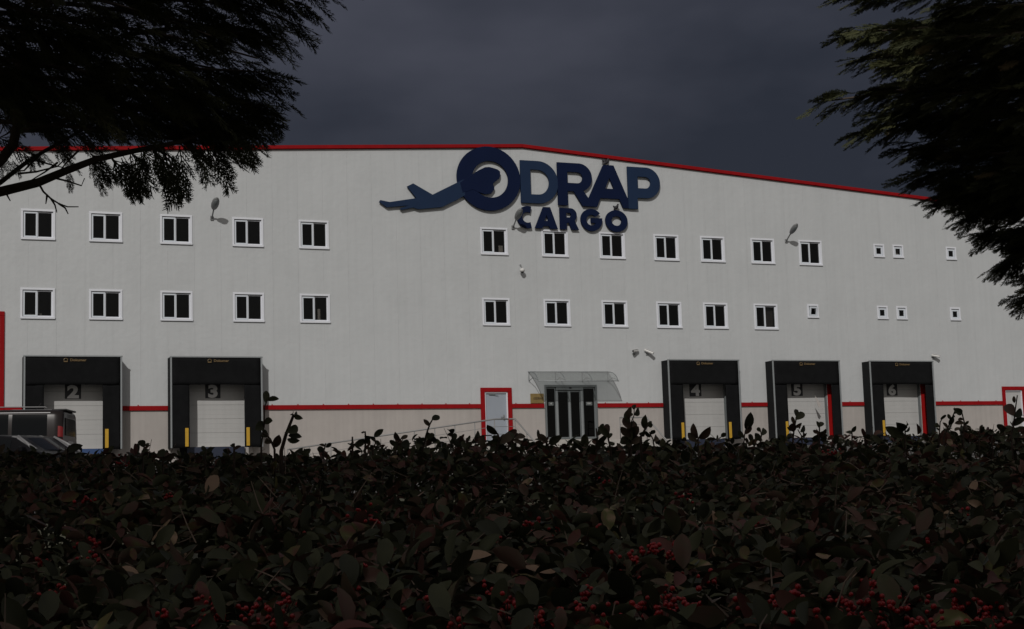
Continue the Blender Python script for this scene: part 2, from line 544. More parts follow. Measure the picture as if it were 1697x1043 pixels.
# rooms behind the windows
mb = MB()
for z in (3.6, 7.45, 10.4, 13.4):
    mb.box(X0 + .21, X1 - .21, WY + .24, WY + 5.8, z, z + .2)
mb.box(X0 + .21, X1 - .21, WY + 5.8, WY + 5.95, 2.5, 13.7)
xx = 6.6
while xx < 48:
    if not any(o[0] - .3 < xx < o[1] + .3 for o in openings):
        for z in (7.66, 10.61):
            mb.box(xx, xx + .12, WY + .24, WY + 5.79, z, z + 2.73)
    xx += 2.65
mb.build('inner_floor', DARKROOM, wh)

# windows
def make_window(x, z, W_, H_, two=True):
    mb = MB(); y0 = WY - 0.022; t = 0.075
    # outer surround, proud of the wall
    mb.bbox(x, x + W_, y0, WY - 0.001, z + H_ - t, z + H_, 0.004)
    mb.bbox(x, x + W_, y0 - .03, WY - 0.001, z, z + t, 0.004)
    mb.bbox(x, x + t, y0, WY - 0.001, z + t + .001, z + H_ - t - .001, 0.004)
    mb.bbox(x + W_ - t, x + W_, y0, WY - 0.001, z + t + .001, z + H_ - t - .001, 0.004)
    # inner frame
    a, b, c, d = x + t, x + W_ - t, z + t, z + H_ - t
    f = 0.05; ya, yb = WY + 0.035, WY + 0.10
    mb.box(a, b, ya, yb, d - f, d); mb.box(a, b, ya, yb, c, c + f)
    mb.box(a, a + f, ya, yb, c + f, d - f); mb.box(b - f, b, ya, yb, c + f, d - f)
    # reveal lining
    mb.box(a - .02, a, WY + 0.0, WY + .2, c, d); mb.box(b, b + .02, WY + 0.0, WY + .2, c, d)
    mb.box(a, b, WY + 0.0, WY + .2, d, d + .02); mb.box(a, b, WY + 0.0, WY + .2, c - .02, c)
    wdw = None
    if two:
        mu = x + W_ * 0.475
        mb.box(mu - .03, mu + .035, ya - .004, yb, c + f, d - f)
    wdw = mb.build('window', FRAME, wh)
    def sash(p, q, r, s, fw):
        m2 = MB(); y1, y2 = WY + .012, WY + .06
        m2.bbox(p, q, y1, y2, s - fw, s, .004); m2.bbox(p, q, y1, y2, r, r + fw, .004)
        m2.bbox(p, p + fw, y1, y2, r + fw + .001, s - fw - .001, .004); m2.bbox(q - fw, q, y1, y2, r + fw + .001, s - fw - .001, .004)
        return m2.build('sash', SASH, wdw)
    def pane(p, q, r, s, y=WY + .065):
        m2 = MB(); m2.box(p, q, y, y + .012, r, s)
        return m2.build('pane', GLASS, wdw)
    def groove_shade_ink():  # groove shadow at top and left, put in as dark strips
        m2 = MB()
        m2.box(a + .001, b - .001, WY + .002, WY + .034, d - .022, d - .002)
        m2.box(a + .001, a + .014, WY + .002, WY + .034, c + .01, d - .024)
        return m2.build('groove_shade', SHADEINK, wdw)
    groove_shade_ink()
    if two:
        sash(a + .018, mu + .012, c + .012, d - .028, .058)
        pane(a + .075, mu - .045, c + .065, d - .085, WY + .03)
        pane(mu + .034, b - f + .004, c + f - .004, d - f + .004)
    else:
        sash(a + .018, b - .010, c + .012, d - .028, .075)
        pane(a + .09, b - .083, c + .085, d - .10, WY + .03)
    return wdw
w0 = make_window(WINS[0][0], WINS[0][1], WW, WH)
for (x, z) in WINS[1:]:
    copy_tree(w0, (x - WINS[0][0], 0, z - WINS[0][1]), wh)
s0 = make_window(SMALL[0][0], SMALL[0][1], SW, SH, False)
for i, (x, z) in enumerate(SMALL[1:]):
    c = copy_tree(s0, (x - SMALL[0][0], 0, z - SMALL[0][1]), wh)
    if i == 2:                                   # the tilted open one
        for ch in c.children:
            if ch.name.startswith('sash') or ch.name.startswith('pane'):
                ch.location.y -= 0.03
                ch.rotation_euler = (rad(11), 0, 0)
        c['label'] = 'small window tilted open'
# blinds and things seen in some windows
for (x, z, w_, h_) in ((4.93, 8.60, .45, .12), (5.50, 8.60, .10, .16), (15.90, 8.6, .10, .5), (42.8, 11.93, .42, .5), (23.55, 11.5, .18, .35), (34.95 + .95, 8.55, .5, 1.02)):
    mb = MB(); mb.box(x, x + w_, WY + .24, WY + .27, z, z + h_); mb.build('window_blind', BLIND if h_ < .9 else DARKROOM, wh)

# text as mesh
def text_mesh(txt, size, bold=0.0, depth=0.004, sx=1.0):
    cu = bpy.data.curves.new('lettering', 'FONT')
    cu.body = txt; cu.size = size; cu.extrude = depth / 2; cu.offset = bold; cu.align_x = 'CENTER'; cu.align_y = 'CENTER'
    cu.resolution_u = 4
    ob = bpy.data.objects.new('tmp', cu); COL.objects.link(ob)
    dg = bpy.context.evaluated_depsgraph_get(); dg.update()
    me = bpy.data.meshes.new_from_object(ob.evaluated_get(dg))
    vs = [(v.co.x * sx, v.co.y, v.co.z) for v in me.vertices]
    fs = [tuple(p.vertices) for p in me.polygons]
    bpy.data.objects.remove(ob); bpy.data.curves.remove(cu); bpy.data.meshes.remove(me)
    return vs, fs
def put_text(mb, txt, size, cx, y, cz, mi=0, bold=0.0, depth=0.006, sx=1.0, sz=1.0):
    vs, fs = text_mesh(txt, size, bold, depth, sx)
    zs = [v[1] for v in vs]; xs_ = [v[0] for v in vs]
    mz = (min(zs) + max(zs)) / 2; mx_ = (min(xs_) + max(xs_)) / 2
    mb.add([(cx + v[0] - mx_, y - v[2], cz + (v[1] - mz) * sz) for v in vs], fs, mi)

# dock doors
NUMX = {'2': 6.70, '3': 11.78, '4': 32.33, '5': 37.38, '6': 42.37}
for (dx, num), (a, b) in zip(DOCKS, DOORX):
    jw = {'5': 0.30, '6': 0.32, '4': 0.07}.get(num, 0.06)
    mb = MB()
    mb.box(a, a + .06, WY + .05, WY + .22, DZ0, 6.5); mb.box(b - .06, b, WY + .05, WY + .22, DZ0, 6.5)
    mb.box(a + .06, b - .06, WY + .05, WY + .22, 6.42, 6.5)
    dd = mb.build('dock_door', ALUD, wh)
    za = DZ0
    hts = [0.52] * 5
    for h in hts:
        z1 = min(za + h - 0.004, 6.415)
        mb = MB(); mb.bbox(a + .062, b - .062, WY + .15, WY + .19, za + .002, z1, .002)
        # pressed ribs
        mb.bbox(a + .07, b - .07, WY + .147, WY + .151, za + .17, za + .182, .002)
        mb.bbox(a + .07, b - .07, WY + .147, WY + .151, za + .34, za + .352, .002)
        mb.build('door_section', DOORW, dd)
        za += h
    mb = MB(); cx = NUMX[num]
    mb.box(cx - .285, cx + .285, WY + .135, WY + .145, 5.64, 6.16, 0)
    put_text(mb, num, 0.62, cx, WY + .132, 5.90, 1, bold=0.03, sx=1.25, sz=1.0)
    mb.build('number_sign', [BLACK, WHITEP], dd)
    if jw > .065:
        mb = MB(); tp = 6.5; q_ = .42 if jw > .2 else .06; q2 = .24 if jw > .2 else .05
        mb.hexa([(b + .004, WY - .03, DZ0), (b + q_, WY - .03, DZ0), (b + q_, WY - .002, DZ0), (b + .004, WY - .002, DZ0),
                 (b + .004, WY - .03, tp), (b + q2, WY - .03, tp), (b + q2, WY - .002, tp), (b + .004, WY - .002, tp)])
        mb.build('red_jamb', REDJ, dd)
    mb = MB(); mb.bbox(a + .12, b - .25, WY - .12, WY + .029, 3.36, 3.815, .01)
    mb.build('dock_leveller', BLUE if num == '2' else BLUED, wh)
    for bx in (a - .12, b - .20):
        mb = MB(); mb.bbox(bx, bx + .24, WY - .16, WY + .029, 3.30, 3.80, .015)
        mb.build('dock_bumper', PLINTH if bx > a else RUBBER, wh)

# service doors
def service_door(x0, x1, top, zt, sill, leafm, white_side=True, name='service_door'):
    fw = 0.17
    mb = MB()
    mb.bbox(x0, x0 + fw, WY - .05, WY + .02, sill, top - fw - .001, .006)
    mb.bbox(x1 - fw, x1, WY - .05, WY + .02, sill, top - fw - .001, .006)
    mb.bbox(x0, x1, WY - .05, WY + .02, top - fw, top, .006)
    d = mb.build(name, RED, wh)
    mb = MB()
    mb.box(x0 + fw, x0 + fw + .05, WY + .0, WY + .2, sill, top - fw); mb.box(x1 - fw - .05, x1 - fw, WY + .0, WY + .2, sill, top - fw)
    mb.box(x0 + fw + .05, x1 - fw - .05, WY + .0, WY + .2, top - fw - .05, top - fw)
    mb.build('door_lining', FRAME, d)
    mb = MB(); mb.bbox(x0 + fw + .052, x1 - fw - .052, WY + .06, WY + .11, sill + .01, top - fw - .055, .006)
    mb.build('door_leaf', leafm, d)
    return d
sdoor = service_door(22.48, 23.82, 6.01, 0, 3.79, LEAFBLUE)
mb = MB(); mb.bbox(22.86, 23.12, WY + .01, WY + .058, 5.72, 5.77, .006); mb.tube([(22.95, WY + .03, 5.74), (23.25, WY - .0, 5.69)], .01, 6); mb.build('door_closer', ALUD, sdoor)
mb = MB(); mb.bbox(23.46, 23.50, WY + .0, WY + .058, 4.72, 4.92, .006); mb.tube([(23.48, WY + .01, 4.83), (23.34, WY + .01, 4.83)], .012, 6); mb.build('door_handle', STEEL, sdoor)
rdoor = service_door(48.38, 49.70, 6.03, 0, 3.79, DOORW)
mb = MB(); put_text(mb, 'P', 0.24, 48.80, WY + .056, 4.93, 0, bold=.006, depth=.006); mb.build('door_lettering', SHADEINK, rdoor)

# big gate at the left
mb = MB()
mb.bbox(4.14, 4.30, WY - .05, WY + .02, 2.62, 8.61, .006); mb.bbox(-.66, -.5, WY - .05, WY + .02, 2.62, 8.61, .006)
mb.bbox(-.66, 4.30, WY - .05, WY + .02, 8.612, 8.77, .006)
gate = mb.build('gate', RED, wh)
z = 2.62
while z < 8.5:
    mb = MB(); mb.bbox(-.49, 4.13, WY + .14, WY + .18, z + .004, min(z + .592, 8.6), .008); mb.build('gate_section', DOORW, gate); z += .6

# entrance door
mb = MB(); ex0, ex1, ez0, ez1 = 25.28, 27.61, 3.90, 6.12
mb.bbox(ex0, ex0 + .06, WY - .06, WY + .12, ez0, ez1 - .09, .005); mb.bbox(ex1 - .07, ex1, WY - .06, WY + .12, ez0, ez1 - .09, .005)
mb.bbox(ex0, ex1, WY - .06, WY + .12, ez1 - .088, ez1, .005)
ent = mb.build('entrance_door', ALUD, wh)
mb = MB(); mb.bbox(ex0 + .5, ex1 - .60, WY - .03, WY + .06, ez1 - .22, ez1 - .09, .01); mb.build('door_header', ALUD, ent)
mb = MB(); mb.bbox(26.36, 26.47, WY - .06, WY - .03, ez1 - .15, ez1 - .085, .008); mb.build('motion_sensor', BLACK, ent)
px_ = [(25.34, 25.76), (25.86, 26.36), (26.42, 26.88), (26.98, 27.52)]
for i, (a, b) in enumerate(px_):
    top = ez1 - (.10 if i in (0, 3) else .24)
    mb = MB(); y = WY + (.02 if i in (0, 3) else .05); st = .035
    mb.bbox(a, a + st, y - .02, y + .02, ez0 + .01, top, .004); mb.bbox(b - st, b, y - .02, y + .02, ez0 + .01, top, .004)
    mb.bbox(a + st, b - st, y - .02, y + .02, top - .05, top, .004); mb.bbox(a + st, b - st, y - .02, y + .02, ez0 + .01, ez0 + .09, .004)
    lf = mb.build('door_leaf', ALUD, ent)
    mb = MB(); mb.box(a + st, b - st, y - .004, y + .006, ez0 + .09, top - .05); mb.build('pane', DGLASS, lf)
for x in (25.76, 26.88, 27.52):
    mb = MB(); mb.bbox(x + .004, x + (.096 if x != 27.52 else .02), WY - .02, WY + .03, ez0, ez1 - .24, .005); mb.build('door_post', ALU, ent)
mb = MB(); mb.bbox(26.362, 26.418, WY + .02, WY + .04, ez0 + .01, ez1 - .25, .005); mb.build('door_post', ALU, ent)
STK = mat('sticker', (0.10, 0.11, 0.11), 0.5)
for (a, b) in ((25.44, 25.66), (27.12, 27.40)):
    mb = MB(); mb.box(a, b, WY - .003, WY + .001, 5.28, 5.42)
    put_text(mb, 'CE' if a < 26 else 'ITME', .07, (a + b) / 2, WY - .006, 5.36, 1)
    mb.build('sticker', [STK, WHITEP], ent)
mb = MB(); mb.bbox(25.1, 27.8, WY - .10, WY + .029, 3.80, 3.895, .01); mb.build('door_sill', CONC, wh)

# ------------------------------------------------------------------ landing, ramp and steps in front of the doors
mb = MB()
mb.bbox(22.2, 30.2, 56.4, WY - .001 + .03, 2.5, 3.785, .015)
land = tag(mb.build('landing', CONC), 'concrete landing in front of the glass entrance and the red-framed door', 'landing')
mb = MB()
mb.hexa([(12.9, 56.4, 2.5), (22.19, 56.4, 2.5), (22.19, WY + .029, 2.5), (12.9, WY + .029, 2.5),
         (12.9, 56.4, 2.62), (22.19, 56.4, 3.785), (22.19, WY + .029, 3.785), (12.9, WY + .029, 2.62)])
tag(mb.build('ramp', CONC), 'concrete ramp rising along the wall to the red-framed door', 'ramp')
st = thing('steps', 'wide concrete steps leading up to the glass entrance door', 'steps', (25.6, 55.4, 2.6))
for i in range(6):
    mb = MB(); mb.bbox(23.35, 28.2, 56.39 - .32 * (i + 1), 56.39 - .32 * i, 2.45, 3.785 - .19 * (i + 1), .012)
    mb.build('step', CONC, st)

def railing(label, top, posts, mids=2, h=0.88, loc=None, group=None):
    """top: 3D polyline of the handrail"""
    t = thing('railing', label, 'railing', loc or (top[0][0], top[0][1], top[0][2] - h), group)
    mb = MB(); mb.tube(top, .03, 8); mb.build('handrail', STEEL, t, smooth=True)
    for p in posts:
        mb = MB(); mb.tube([(p[0], p[1], p[2] - h), p], .02, 8); mb.build('post', STEEL, t, smooth=True)
    for k_ in range(mids):
        dz = h * (k_ + 1) / (mids + 1)
        mb = MB(); mb.tube([(q[0], q[1], q[2] - dz) for q in top], .009, 6); mb.build('rail', STEEL, t, smooth=True)
    return t
RY = 56.5
def lin(p, q, t): return tuple(p[i] + (q[i] - p[i]) * t for i in range(3))
pA, pB, pC = (14.2, RY, 3.62), (22.45, RY, 4.665), (23.02, RY, 4.665)
railing('steel ramp railing climbing to the red-framed door left of the entrance', [pA, pB, pC],
        [lin(pA, pB, i / 10) for i in range(0, 11)] + [pC])
railing('steel stair railing running down left of the glass entrance', [(23.08, RY, 4.665), (23.3, RY - .05, 4.665), (23.3, 54.1, 3.45)],
        [(23.3, RY - .05, 4.665), (23.3, 55.3, 4.05), (23.3, 54.1, 3.45)])
railing('steel railing right of the glass entrance ending in a short stair rail', [(27.9, RY, 4.68), (29.1, RY, 4.68), (29.1, 54.7, 3.6)],
        [(27.9, RY, 4.68), (28.5, RY, 4.68), (29.1, RY, 4.68), (29.1, 54.7, 3.6)])
railing('steel railing in front of the white door at the far right', [(47.6, RY, 4.62), (52.0, RY, 4.62)],
        [(47.6, RY, 4.62), (48.7, RY, 4.62), (49.8, RY, 4.62), (50.9, RY, 4.62), (52.0, RY, 4.62)])
mb = MB(); mb.bbox(47.2, 53, 56.4, WY + .029, 2.5, 3.785, .015)
tag(mb.build('landing', CONC), 'concrete landing in front of the white door at the far right', 'landing')

# ------------------------------------------------------------------ dock shelters
def curtain(x0, x1, z0, z1, y, amp, seed, nx_=10, nz_=14):
    mb = MB(); r = random.Random(seed); ph = [r.random() * 6 for _ in range(4)]
    for side in (0, 1):
        for j in range(nz_ + 1):
            for i in range(nx_ + 1):
                u = i / nx_; v = j / nz_
                d = amp * (math.sin(u * 9 + ph[0] + v * 2) * .5 + math.sin(v * 7 + ph[1] + u * 4) * .6 + math.sin((u + v) * 15 + ph[2]) * .25)
                mb.v.append((x0 + (x1 - x0) * u, y + d + side * .012, z0 + (z1 - z0) * v))
    K = (nx_ + 1) * (nz_ + 1)
    for side in (0, 1):
        for j in range(nz_):
            for i in range(nx_):
                a = side * K + j * (nx_ + 1) + i
                mb.f.append((a, a + 1, a + nx_ + 2, a + nx_ + 1)); mb.mi.append(0)
    def edge(idx):
        for a, b in zip(idx[:-1], idx[1:]):
            mb.f.append((a, b, b + K, a + K)); mb.mi.append(0)
    edge([i for i in range(nx_ + 1)]); edge([nz_ * (nx_ + 1) + i for i in range(nx_ + 1)])
    edge([j * (nx_ + 1) for j in range(nz_ + 1)]); edge([j * (nx_ + 1) + nx_ for j in range(nz_ + 1)])
    return mb
DL = {'2': 'black dock shelter around door 2, leftmost and behind the dark van',
      '3': 'black dock shelter around door 3, second from the left',
      '4': 'black dock shelter around door 4, just right of the glass entrance',
      '5': 'black dock shelter around door 5 with a torn flap and red jamb',
      '6': 'black dock shelter around door 6, the rightmost, with a camera at its top corner'}
YF = 57.40
for (dx, num) in DOCKS:
    a, b = dx, dx + DW
    t = thing('dock_shelter', DL[num], 'dock shelter', ((a + b) / 2, 57.4, DZ0), 'dock shelters along the warehouse front')
    zt = DZ1; zb = DZ0 - (0.04 if num not in '23' else 0.06)
    for s, (p, q) in enumerate(((a, a + .03), (b - .03, b))):
        mb = MB(); mb.box(p, q, YF + .05, WY - .002, zb, zt - .005)
        mb.build('side_panel', RUBSIDE, t)
        mb = MB(); pp = a - .004 if s == 0 else b - .056
        mb.bbox(pp, pp + .06, YF, YF + .045, zb, zt + .0, .005); mb.build('frame_bar', ALU, t)
    mb = MB(); mb.box(a + .001, b - .001, YF + .05, WY - .002, zt - .004, zt + .02); mb.build('top_panel', RUBSIDE, t)
    mb = MB(); mb.bbox(a - .02, b + .02, YF - .005, YF + .048, zt + .002, zt + .052, .005); mb.build('top_bar', ALU, t)
    hd = curtain(a + .06, b - .06, 6.10, zt - .001, YF + .03, .012, hash(num) % 97 + 3, 18, 8).build('head_curtain', RUBBER, t, smooth=True)
    lx = a + (1.46 if num in '23' else 1.45)
    mb = MB()
    put_text(mb, 'Dokumer', 0.125, lx + .42, YF - .002, 6.985, 0, bold=.004, depth=.003, sx=1.15)
    # small emblem: open ring over a bar
    ring = [(lx - .02 + .065 * math.cos(an), YF - .002, 6.985 + .055 * math.sin(an)) for an in [rad(-40 + 25 * i) for i in range(11)]]
    mb.tube(ring, .014, 5); mb.box(lx - .09, lx + .05, YF - .006, YF + .002, 6.91, 6.95)
    mb.build('curtain_lettering', GOLD, hd)
    li = a + .70; ri = b - .68 if num not in '56' else b - .47
    curtain(a + .06, li, zb, 6.16, YF + .062, .010, int(num) * 3 + 1).build('side_curtain', RUBBER, t, smooth=True)
    curtain(ri, b - .06, zb, 6.16, YF + .062, .010, int(num) * 3 + 2).build('side_curtain', RUBBER, t, smooth=True)
    for p in {'2': (ri + .08,), '3': (li - .17, ri + .06), '4': (li - .17, ri + .06), '5': (li - .17,), '6': (li - .17,)}[num]:
        mb = MB(); mb.bbox(p, p + .125, YF + .02, YF + .045, 3.82, 4.50, .006); mb.build('marker_strip', YELLOW, t)
    if num == '5':
        mb = MB(); mb.add([(37.86, YF + .10, 5.62), (38.14, YF + .09, 5.24), (38.06, YF + .10, 5.09), (38.00, YF + .11, 5.15),
                           (37.86, YF + .108, 5.62), (38.14, YF + .098, 5.24), (38.06, YF + .108, 5.09), (38.00, YF + .118, 5.15)],
                          [(0, 1, 2, 3), (4, 7, 6, 5), (0, 4, 5, 1), (1, 5, 6, 2), (2, 6, 7, 3), (3, 7, 4, 0)])
        mb.build('torn_flap', PLINTH, t)

# ------------------------------------------------------------------ canopy
t = thing('canopy', 'curved translucent canopy over the glass entrance door', 'canopy', (26.37, 57.5, 6.2))
CX0, CX1 = 24.57, 28.18
prof = [(WY - .01, 6.66), (WY - .25, 6.655), (WY - .5, 6.60), (WY - .72, 6.50), (WY - .88, 6.37), (WY - .98, 6.21)]
bx = [CX0 + .03, 25.78, 26.98, CX1 - .03]
for a, b in zip(bx[:-1], bx[1:]):
    mb = MB(); n = len(prof)
    for dz in (0, -.008):
        for (y, z) in prof:
            mb.v += [(a + .012, y, z + dz), (b - .012, y, z + dz)]
    for i in range(n - 1):
        mb.f.append((2 * i, 2 * i + 1, 2 * i + 3, 2 * i + 2)); mb.mi.append(0)
        o_ = 2 * n
        mb.f.append((o_ + 2 * i, o_ + 2 * i + 2, o_ + 2 * i + 3, o_ + 2 * i + 1)); mb.mi.append(0)
    mb.build('canopy_sheet', POLY, t, smooth=True)
for x in bx:
    mb = MB(); mb.tube([(x, y, z - .02) for y, z in prof], .016, 6)
    mb.tube([(x, WY - .01, 6.28), (x, WY - .45, 6.38), (x, WY - .93, 6.26)], .013, 6)
    mb.tube([(x, WY - .02, 6.25), (x, WY - .02, 6.66)], .014, 6)
    mb.build('bracket', ALUD, t, smooth=True)
mb = MB(); mb.tube([(CX0, WY - .985, 6.205), (CX1, WY - .985, 6.205)], .014, 6); mb.tube([(CX0, WY - .012, 6.665), (CX1, WY - .012, 6.665)], .014, 6)
mb.build('edge_profile', ALU, t, smooth=True)

# brass plate
t = thing('brass_plaque', 'small brass plate with dark lettering left of the glass entrance', 'plaque', (24.93, 57.95, 5.37))
mb = MB(); mb.bbox(24.64, 25.22, WY - .045, WY - .037 + .03, 5.372, 5.765, .006); mb.build('plate', BRASS, t)
mb = MB(); put_text(mb, 'ODRAP', .125, 24.98, WY - .049, 5.57, 0, bold=.004)
mb.add([(24.72, WY - .05, 5.53), (24.80, WY - .05, 5.55), (24.80, WY - .05, 5.58), (24.72, WY - .046, 5.53), (24.80, WY - .046, 5.55), (24.80, WY - .046, 5.58)], [(0, 1, 2), (5, 4, 3), (0, 3, 4, 1), (1, 4, 5, 2), (2, 5, 3, 0)])
mb.build('plate_lettering', BROWN, t)

# ------------------------------------------------------------------ big sign on the wall
def arc(cx, cz, rx, rz, a0, a1, n=24):
    return [(cx + rx * math.cos(rad(a0 + (a1 - a0) * i / n)), cz + rz * math.sin(rad(a0 + (a1 - a0) * i / n))) for i in range(n + 1)]
def plate(name, loops, m_, parent, yf, th=.085):
    cu = bpy.data.curves.new('outline', 'CURVE'); cu.dimensions = '2D'; cu.fill_mode = 'BOTH'
    cu.extrude = th / 2 - .006; cu.bevel_depth = .006; cu.bevel_resolution = 1
    for lp in loops:
        sp = cu.splines.new('POLY'); sp.points.add(len(lp) - 1); sp.use_cyclic_u = True
        for p_, q in zip(sp.points, lp): p_.co = (q[0], q[1], 0, 1)
    ob = bpy.data.objects.new('tmp', cu); COL.objects.link(ob)
    dg = bpy.context.evaluated_depsgraph_get(); dg.update()
    me = bpy.data.meshes.new_from_object(ob.evaluated_get(dg))
    mb = MB()
    mb.add([(v.co.x, yf + th / 2 - v.co.z, v.co.y) for v in me.vertices], [tuple(p_.vertices) for p_ in me.polygons])
    bpy.data.objects.remove(ob); bpy.data.curves.remove(cu); bpy.data.meshes.remove(me)
    return mb.build(name, m_, parent)
sg = thing('company_sign', 'large navy letters ODRAP CARGO with an airplane through the O, high on the wall', 'sign', (24.6, 57.9, 12.5))
yf = 57.86
plate('letter', [arc(23.06, 14.54, 1.385, 1.325, 0, 352, 48), arc(23.12, 14.51, .80, .765, 0, -352, 40)], NAVY, sg, yf)
plate('airplane', [[(21.95, 14.44), (20.61, 13.75), (19.80, 14.17), (19.55, 14.04), (19.93, 13.58), (18.80, 13.37), (18.42, 13.43), (18.38, 13.36), (18.68, 13.16),
                    (19.62, 13.28), (19.22, 13.13), (19.28, 13.08), (19.78, 13.20), (20.0, 13.14), (21.0, 13.27), (21.65, 13.60), (22.0, 13.8)]], NAVY2, sg, yf - .006)
plate('airplane_nose', [[(21.80, 14.30), (22.33, 14.66), (22.62, 14.85), (22.9, 14.99), (23.08, 15.01), (23.25, 14.98), (23.44, 14.93), (23.55, 14.85), (23.55, 14.68), (23.50, 14.55), (23.34, 14.44), (23.24, 14.35), (23.23, 14.27), (23.28, 14.2), (23.27, 14.09),
                         (23.13, 13.92), (22.87, 13.88), (22.62, 13.95), (22.35, 14.06), (21.9, 13.9)]], NAVY, sg, yf - .012)
plate('letter', [[(24.47, 13.61)] + arc(25.25, 14.495, .89, .885, -90, 90) + [(24.47, 15.38)],
                 [(24.90, 15.02)] + arc(25.22, 14.495, .53, .525, 90, -90) + [(24.90, 13.97)]], NAVY2, sg, yf + .002)
plate('letter', [[(26.13, 13.585), (26.56, 13.585), (26.56, 14.19), (26.85, 14.19), (27.24, 13.585), (27.75, 13.585), (27.27, 14.25)] + arc(27.10, 14.79, .60, .59, -62, 90) + [(26.13, 15.38)],
                 [(26.57, 15.01)] + arc(27.02, 14.77, .26, .24, 90, -90, 14) + [(26.57, 14.53)]], NAVY, sg, yf - .002)
plate('letter', [[(27.36, 13.58), (27.90, 13.58), (28.06, 13.96), (28.96, 13.96), (29.13, 13.58), (29.52, 13.58), (28.73, 15.38), (28.26, 15.38)],
                 [(28.30, 14.37), (28.52, 14.86), (28.73, 14.37)]], NAVY, sg, yf + .004)
plate('letter', [[(29.38, 13.57), (29.81, 13.57), (29.81, 14.05)] + arc(30.24, 14.71, .665, .66, -90, 90) + [(29.38, 15.37)],
                 [(29.84, 14.97)] + arc(30.20, 14.715, .265, .255, 90, -90, 14) + [(29.84, 14.46)]], NAVY2, sg, yf)
def smallletter(loops): return plate('letter', loops, NAVY, sg, yf, .085)
smallletter([arc(24.74, 13.01, .485, .46, 72, 288) + arc(24.72, 13.0, .235, .225, 300, 60)])
smallletter([[(25.05, 12.57), (25.36, 12.57), (25.42, 12.67), (25.68, 12.67), (25.73, 12.57), (26.06, 12.57), (25.74, 13.46), (25.44, 13.46)], [(25.46, 12.88), (25.58, 13.16), (25.66, 12.88)]])
smallletter([[(26.18, 12.57), (26.47, 12.57), (26.47, 12.84), (26.58, 12.86), (26.70, 12.57), (27.02, 12.57), (26.84, 12.93)] + arc(26.66, 13.18, .28, .28, -40, 90, 14) + [(26.18, 13.46)],
             [(26.46, 13.27)] + arc(26.60, 13.17, .09, .10, 90, -90, 8) + [(26.46, 13.07)]])
smallletter([arc(27.62, 13.01, .49, .465, 38, 350, 36) + [(28.11, 13.09), (27.60, 13.09), (27.60, 12.90), (27.82, 12.88)] + arc(27.62, 13.0, .24, .23, -40, -320, 20)])
smallletter([arc(28.78, 13.01, .51, .46, 0, 352, 36), arc(28.78, 13.01, .24, .21, 0, -352, 24)])
# stand-offs
mb = MB()
for (x, z) in ((21.9, 14.5), (24.2, 14.5), (23.0, 15.6), (23.0, 13.4), (24.65, 15.2), (24.65, 13.8), (26.3, 15.2), (26.3, 13.8), (28.5, 15.15), (27.7, 13.8), (29.6, 15.2), (29.6, 13.8), (20.4, 13.5)):
    mb.box(x - .02, x + .02, yf + .086, WY - .002, z - .02, z + .02)
mb.build('standoff', ALUD, sg)

# ------------------------------------------------------------------ birds on the letters
def bird(loc, face, s, label):
    """pigeon-like bird as one body: spine rings from tail to beak"""
    t = thing('bird', label, 'bird', loc, 'birds perched on the sign')
    f = Vector((math.cos(face), math.sin(face), 0))
    mb = MB()
    prof = [(-.20, .015, .012), (-.13, .04, .035), (-.06, .085, .055), (.0, .115, .066), (.06, .15, .060), (.085, .19, .040), (.10, .225, .036), (.125, .245, .030), (.150, .243, .012), (.172, .238, .004)]
    pts = [Vector(loc) + f * (a * s) + Vector((0, 0, b * s)) for a, b, r in prof]
    mb.tube(pts, [r * s * 1.15 for a, b, r in prof], 10)
    mb.build('body', BIRD, t, smooth=True)
    for sg_ in (-1, 1):
        sd_ = Vector((-f.y, f.x, 0)) * sg_ * .025 * s
        p = Vector(loc) + sd_
        mb = MB(); mb.tube([p + Vector((0, 0, .09 * s)), p + Vector((0, 0, 0.01))], .006 * s, 5)
        mb.tube([p + Vector((0, 0, 0.008)), p + f * .04 * s + Vector((0, 0, 0.006))], .005 * s, 5)
        mb.build('leg', BEAK, t)
        q = Vector(loc) + Vector((0, 0, .13 * s + .02)) + sd_ * 2.2
        mb = MB(); mb.ellipsoid(q - f * .05 * s, (f * .12 * s - Vector((0, 0, .06 * s)), Vector((-f.y, f.x, 0)) * .014 * s, Vector((0, 0, .04 * s))), 10, 6)
        mb.build('wing', BIRD, t, smooth=True)
bird((28.40, 57.90, 15.385), rad(15), 1.15, 'dark bird perched on top of the big letter A')
bird((28.80, 57.90, 13.48), rad(-70), 0.95, 'dark bird perched on the small final letter O')

